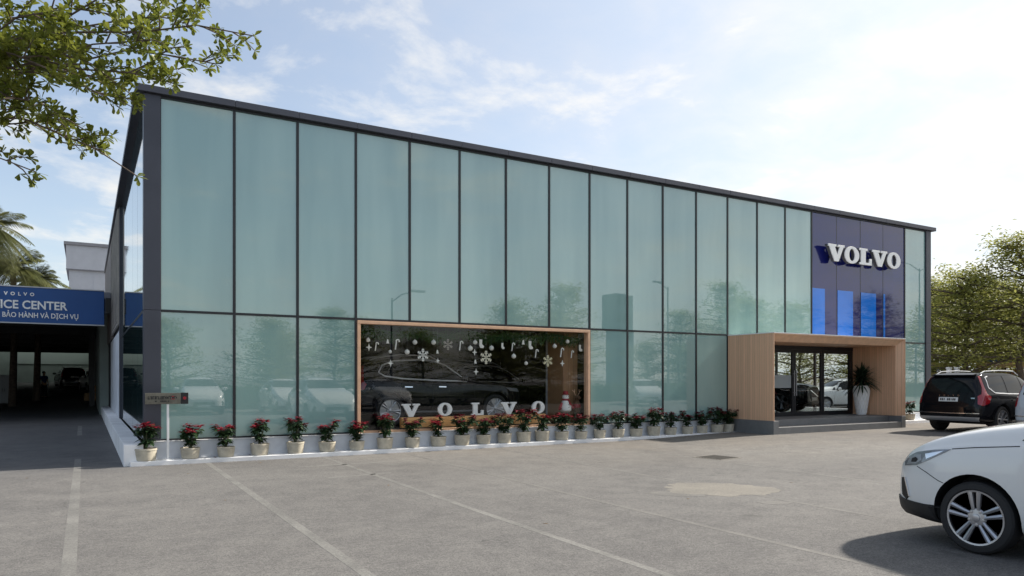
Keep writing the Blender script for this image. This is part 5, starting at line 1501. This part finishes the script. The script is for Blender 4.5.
sg_ = thing('service_sign', 'long royal blue SERVICE CENTER sign board over the side lane', 'sign', (-1.9, 32, 3.7))
SXL, SXR, SYp, SZ0, SZ1 = -4.45, .60, 32.0, 3.70, 4.98
b = MB(); b.box(SXL, SXR, SYp, SYp + .25, SZ0, SZ1); bd = b.build('board', M['sign_blue'], sg_, bevel=.01)
b = MB(); b.box(SXL - .01, SXR + .01, SYp - .02, SYp + .27, SZ1 + .002, SZ1 + .04); b.box(SXL - .01, SXR + .01, SYp - .02, SYp + .27, SZ0 - .04, SZ0 - .002); b.build('edge_trim', M['satin'], bd)
def signx(u): return at(u, 300, 1).x / at(u, 300, 1).y * SYp
def fit_text(name, s, u1, zc, size, bold, sp_=1.0, u0=None, m=M['white']):
    o = txt(name, s, size, m, sg_, (0, SYp - .012, zc), (1, 0, 0), (0, 0, 1), .016, 'LEFT', bold, sp_)
    xs_ = [v.co.x for v in o.data.vertices]; x0, x1 = min(xs_), max(xs_); loc = world_loc(sg_).x
    X1 = signx(u1) - loc
    if u0 is None:
        for v in o.data.vertices: v.co.x += X1 - x1
    else:
        X0 = signx(u0) - loc; k = (X1 - X0) / (x1 - x0)
        for v in o.data.vertices: v.co.x = X0 + (v.co.x - x0) * k
    return o
fit_text('small_brand_writing', 'V  O  L  V  O', 34.3, 4.67, .17, .006, 1.0, 3.8)
fit_text('main_writing', 'SERVICE CENTER', 67.5, 4.20, .42, .010, 1.0, -28)
fit_text('lower_writing', 'TRUNG T\u00c2M B\u1ea2O H\u00c0NH V\u00c0 D\u1eccH V\u1ee4'.replace('\u1ecc', '\u1eca').replace('D\u1ecaH', 'D\u1ecaCH'), 78.3, 3.88, .255, .004, 1.0, -42)

# things in the hall
p = at(70, 388, 58)
dup(disp, (p.x, p.y + 1.5, hallz(p.y)), .14, 'dark car with its tail to the camera deep inside the service hall')
p = at(103, 388, 55); dup(wc, (p.x - .4, p.y + 2, hallz(p.y)), pi + .2, 'white car nose out at the right side inside the service hall')
def carton(loc, sx, sy, sz, rz, label):
    t = thing('carton', label, 'box', loc, rz, 'cartons stacked in the service hall')
    b = MB(); b.box(-sx / 2, sx / 2, -sy / 2, sy / 2, 0, sz); bx = b.build('box', M['carton'], t, local=True, bevel=.008)
    b = MB(); b.box(-.03, .03, -sy / 2 - .003, sy / 2 + .003, sz - .12, sz + .003); b.build('tape', M['peach'], t, local=True)
    return t
p = at(91, 402, 47); z_ = hallz(p.y)
carton((p.x, p.y, z_), .75, .6, .5, .1, 'brown carton on the hall floor, left one of the pair under the stack')
carton((p.x + .82, p.y + .1, z_), .7, .6, .55, -.05, 'brown carton on the hall floor against the right hand wall')
carton((p.x + .3, p.y, z_ + .555), .7, .55, .42, .2, 'brown carton lying on top of the other two')
cb = thing('metal_cabinet', 'tall grey metal cabinet at the left side of the service hall', 'cabinet', (at(4, 396, 44).x, at(4, 396, 44).y, 0))
b = MB(); b.box(-.45, .45, -.3, .3, .05, 1.9); b.build('carcass', M['greytrim'], cb, local=True, bevel=.01)
for s_ in (-1, 1):
    b = MB(); b.box(-.43 if s_ < 0 else .004, -.004 if s_ < 0 else .43, -.32, -.303, .1, 1.86); dr = b.build('door', M['pole'], cb, local=True, bevel=.004)
    b = MB(); b.box(s_ * .06 - .01, s_ * .06 + .01, -.35, -.321, .9, 1.1); b.build('handle', M['steel_dark'], dr, local=True)

def skin_mesh(V, E_, R, levels=1):
    me = bpy.data.meshes.new('tmp'); me.from_pydata(V, E_, []); o = bpy.data.objects.new('tmp', me); COL.objects.link(o)
    sk = o.modifiers.new('skin', 'SKIN'); sk.use_smooth_shade = True
    for i, rr in enumerate(R): me.skin_vertices[0].data[i].radius = (rr, rr)
    me.skin_vertices[0].data[0].use_root = True
    s_ = o.modifiers.new('s', 'SUBSURF'); s_.levels = levels; s_.render_levels = levels
    dg = bpy.context.evaluated_depsgraph_get(); dg.update()
    m2 = bpy.data.meshes.new_from_object(o.evaluated_get(dg)); bpy.data.objects.remove(o)
    return m2
def person(label, loc, rz):
    t = thing('person', label, 'person', loc, rz)
    V, E_, R = [], [], []
    def pt(p, rr, par=None):
        V.append(p); R.append(rr)
        if par is not None: E_.append((par, len(V) - 1))
        return len(V) - 1
    pel = pt((0, 0, .92), .13); ab = pt((0, 0, 1.10), .125, pel); ch = pt((0, .01, 1.30), .145, ab); nk0 = pt((0, .01, 1.44), .075, ch); nk = pt((0, -.005, 1.51), .055, nk0)
    h1 = pt((0, -.015, 1.58), .085, nk); h2 = pt((0, -.01, 1.66), .09, h1); pt((0, 0, 1.72), .05, h2); pt((0, -.115, 1.605), .012, h1)
    for s_ in (-1, 1):
        sh = pt((s_ * .18, .01, 1.41), .062, ch); el = pt((s_ * .24, .03, 1.13), .045, sh); wr = pt((s_ * .25, -.06, .88), .028, el); pa = pt((s_ * .25, -.08, .81), .032, wr)
        for k_, (dx, L_) in enumerate(((-.026, .075), (-.009, .085), (.009, .08), (.026, .062))):
            f1 = pt((s_ * .25 + dx, -.09, .77), .0095, pa); f2 = pt((s_ * .25 + dx, -.095, .77 - L_ * .5), .009, f1); pt((s_ * .25 + dx, -.085, .77 - L_), .007, f2)
        t1 = pt((s_ * .22, -.11, .82), .011, pa); pt((s_ * .215, -.125, .77), .009, t1)
        hp = pt((s_ * .09, 0, .86), .092, pel); kn = pt((s_ * .10, -.02, .48), .058, hp); an = pt((s_ * .10, .015, .09), .042, kn); pt((s_ * .11, -.13, .045), .038, an)
    me = skin_mesh(V, E_, R, 2); me.materials.append(M['skin']); o = bpy.data.objects.new('body', me); COL.objects.link(o); o.parent = t
    V, E_, R = [], [], []
    pel = pt((0, 0, .94), .148); ab = pt((0, 0, 1.10), .142, pel); ch = pt((0, .01, 1.30), .162, ab); pt((0, .01, 1.43), .088, ch)
    for s_ in (-1, 1):
        sh = pt((s_ * .18, .01, 1.41), .075, ch); pt((s_ * .215, .02, 1.24), .064, sh)
    me = skin_mesh(V, E_, R, 2); me.materials.append(M['shirt']); o = bpy.data.objects.new('shirt', me); COL.objects.link(o); o.parent = t
    V, E_, R = [], [], []
    pel = pt((0, 0, .93), .140)
    for s_ in (-1, 1):
        hp = pt((s_ * .09, 0, .84), .105, pel); kn = pt((s_ * .10, -.02, .48), .075, hp); pt((s_ * .10, .01, .10), .062, kn)
    me = skin_mesh(V, E_, R, 2); me.materials.append(M['trouser']); o = bpy.data.objects.new('trousers', me); COL.objects.link(o); o.parent = t
    b = MB(); b.lathe([(.10, 0), (.106, .04), (.09, .09), (.05, .125), (.005, .135)], (0, .018, 1.625), 18); b.build('hair', M['hair'], t, local=True, smooth=True)
    b = MB()
    for s_ in (-1, 1): b.lathe([(.001, -.008), (.009, 0), (.001, .008)], (s_ * .034, -.093, 1.635), 8)
    b.build('eyes', M['black'], t, local=True)
    for s_ in (-1, 1):
        b = MB(); b.box(s_ * .11 - .05, s_ * .11 + .05, -.19, .07, 0, .09); b.build('shoe', M['black'], t, local=True, bevel=.03)
    return t
p = at(44, 398, 48); person('person in a blue work shirt and dark trousers standing in the service hall', (p.x, p.y, hallz(p.y)), .5)

# pale building behind the hall
gb = thing('grey_building', 'pale grey flat roofed building rising behind the blue service sign', 'building', (2, 92, 0))
a = at(69, 300, 75); c = at(112, 300, 75)
b = MB(); b.box(a.x, a.x + 9, a.y, a.y + 10, 0, 12.9); b.build('lower_wall', M['greywall'], gb)
b = MB(); b.box(a.x - .25, a.x + 9, a.y - .25, a.y + 10, 12.91, 15.4); b.build('upper_wall', M['greywall'], gb)
b = MB(); b.box(a.x - .45, a.x + 9.2, a.y - .45, a.y + 10.2, 15.41, 15.72); b.build('parapet', M['greytrim'], gb)
b = MB(); b.box(a.x + 2.2, a.x + 2.45, a.y - .05, a.y - .001, 0, 12.8); b.build('pilaster_strip', M['greywall'], gb)
b = MB(); b.box(a.x - .27, a.x + 9, a.y - .27, a.y - .252, 12.88, 12.98); b.build('cornice_line', M['greytrim'], gb)

# ------------------------------------------------------------------ background at right
p0 = at(976, 380, 47); p1 = at(1075, 380, 44)
ow = thing('orange_stall', 'low orange walled stall with a blue sheet roof beyond the parked cars', 'building', (p0.x, p0.y, 0))
def wallbox(b, q0, q1, off, th, z0, z1):
    d = Vector((q1.x - q0.x, q1.y - q0.y, 0)).normalized(); n_ = Vector((-d.y, d.x, 0))
    a_ = [Vector((q0.x, q0.y, 0)) + n_ * off, Vector((q1.x, q1.y, 0)) + n_ * off, Vector((q1.x, q1.y, 0)) + n_ * (off + th), Vector((q0.x, q0.y, 0)) + n_ * (off + th)]
    b.add([(v.x, v.y, z0) for v in a_] + [(v.x, v.y, z1) for v in a_], [(0, 3, 2, 1), (4, 5, 6, 7), (0, 1, 5, 4), (1, 2, 6, 5), (2, 3, 7, 6), (3, 0, 4, 7)])
b = MB(); wallbox(b, p0, p1, 0, .2, 0, 2.25); b.build('wall', M['orange'], ow)
b = MB(); wallbox(b, p0, p1, -.5, 3.2, 2.72, 2.86); b.build('roof', M['blueroof'], ow)
b = MB(); wallbox(b, p0, p1, -.48, .08, 2.36, 2.71); b.build('fascia', M['peach'], ow)
b = MB()
for f in (.12, .36, .6, .84):
    q0 = p0.lerp(p1, f); q1 = p0.lerp(p1, f + .012); wallbox(b, q0, q1, -.4, .1, 0, 2.36)
b.build('post', M['steel_dark'], ow)
b = MB()
for f in (.2, .44, .68): wallbox(b, p0.lerp(p1, f), p0.lerp(p1, f + .1), -.012, .01, .9, 1.9)
b.build('window', M['carglass'], ow)
p = at(933, 380, 44); tv = thing('market_cart', 'olive yellow covered cart beyond the black SUV roof', 'cart', (p.x, p.y, 0), .2)
b = MB(); b.box(-1.1, 1.1, -.7, .7, .5, 2.05); b.build('cover', M['olive'], tv, local=True, bevel=.08)
b = MB(); b.prism([(-1.2, 2.3), (1.2, 2.3), (.9, 2.62), (-.9, 2.62)], lambda a, c, d: (a, d, c), -.8, .8); b.build('awning', M['olive'], tv, local=True)
b = MB()
for x_ in (-1.05, 1.05):
    for y_ in (-.65, .65): b.bar((x_, y_, 0), (x_, y_, 2.3), .05)
b.build('post', M['pole'], tv, local=True)
for x_ in (-.8, .8):
    b = MB(); b.lathe([(.28, -.05), (.3, 0), (.28, .05)], (x_, -.78, .3), 16, 'Y'); b.build('wheel', M['rubber'], tv, local=True)
GP = 'white posts beyond the black SUV'
for i, (u_, lb) in enumerate(((949, 'left of two white posts standing beyond the black SUV roof'), (957, 'right of two white posts standing beyond the black SUV roof'))):
    p = at(u_, 380, 40); t = thing('white_post', lb, 'post', (p.x, p.y, 0), 0, GP)
    b = MB(); b.box(-.10, .10, -.10, .10, 0, 2.2); b.build('shaft', M['white'], t, local=True, bevel=.02)
    b = MB(); b.box(-.12, .12, -.12, .12, 2.2, 2.3); b.build('cap', M['ivory'], t, local=True, bevel=.02)
p0 = at(920, 380, 52); p1 = at(1090, 380, 52)
b = MB(); wallbox(b, p0, p1, 0, .25, 0, 2.0); o = b.build('boundary_wall', M['orange']); tag(o, 'dull orange boundary wall running under the far trees at right', 'wall')

GS = 'shrubs under the trees at right'
for i, (u_, dp, lb) in enumerate(((932, 46, 'dark shrub under the tree nearest the building end'), (965, 50, 'broad dark shrub around the foot of the layered tree trunk'), (1003, 50, 'low shrub behind the orange stall under the trees'), (1035, 52, 'shrub at the right edge under the tallest tree'))):
    p = at(u_, 380, dp); t = thing('shrub', lb, 'shrub', (p.x, p.y, 0), i * 1.3, GS)
    b = MB(); r = random.Random(60 + i)
    for k_ in range(3200):
        a = r.uniform(0, 6.28); rr = sqrt(r.random()) * 3.2; hh_ = 3.0 * (1 - (rr / 3.5) ** 2) * (.8 + .2 * noise.noise(Vector((cos(a) * rr, sin(a) * rr, i))))
        b.leaf(Vector((rr * cos(a), rr * sin(a), hh_ * r.uniform(.1, 1.05))), Vector((r.uniform(-1, 1), r.uniform(-1, 1), r.uniform(-.4, 1))), Vector((r.uniform(-1, 1), r.uniform(-1, 1), 1)), .26, .15)
    b.build('foliage', M['leaf_hedge'], t, local=True)
    b = MB()
    for k_ in range(5): b.tube([(0, 0, -.1), (.5 * cos(k_ * 1.3), .5 * sin(k_ * 1.3), 1.4)], [.05, .02], 5)
    b.build('stem', M['bark'], t, local=True)

p = at(1003, 380, 47); tree('middle layered tree between the building end tree and the tallest tree', 27, (p.x, p.y, 0), 7.6, 5.4, 8500, .22, 7, GR, first=.26)
GB = 'greenery behind the building, glimpsed through the entrance doors'
for i, (u_, dp) in enumerate(((800, 52), (850, 50))):
    p = at(u_, 380, dp); dup((tA, tC)[i], (p.x, p.y, 0), i + .5, ('tree behind the building, glimpsed through the left entrance door', 'tree behind the building, glimpsed through the right entrance door')[i], GB, .72)
p = at(838, 380, 40); dup(wc, (p.x, p.y, 0), 1.2, 'white car behind the building, glimpsed through the entrance doors')

r = random.Random(77)
GF = 'fallen leaves scattered on the forecourt and ledge'
for i in range(26):
    if i < 12: x_, y_, z_ = r.uniform(1, 16), r.uniform(15.22, 15.45), .0875
    else: x_, y_ = r.uniform(-2, 11), r.uniform(6.5, 14.9); z_ = gz(x_, y_) + .004
    b = MB(); a = r.uniform(0, 6.28)
    b.leaf(Vector((0, 0, 0)), Vector((cos(a), sin(a), 0)), Vector((0, 0, 1)), r.uniform(.05, .085), r.uniform(.025, .04), .12)
    o = b.build('fallen_leaf', M['p_bract'] if i < 12 else M['fallen'], None); o.location = (x_, y_, z_)
    tag(o, 'small red bract fallen on the white ledge among the pots' if i < 12 else 'small dry brown leaf lying on the asphalt forecourt', 'fallen leaf', 'red bracts fallen on the white ledge' if i < 12 else 'dry leaves lying on the asphalt')
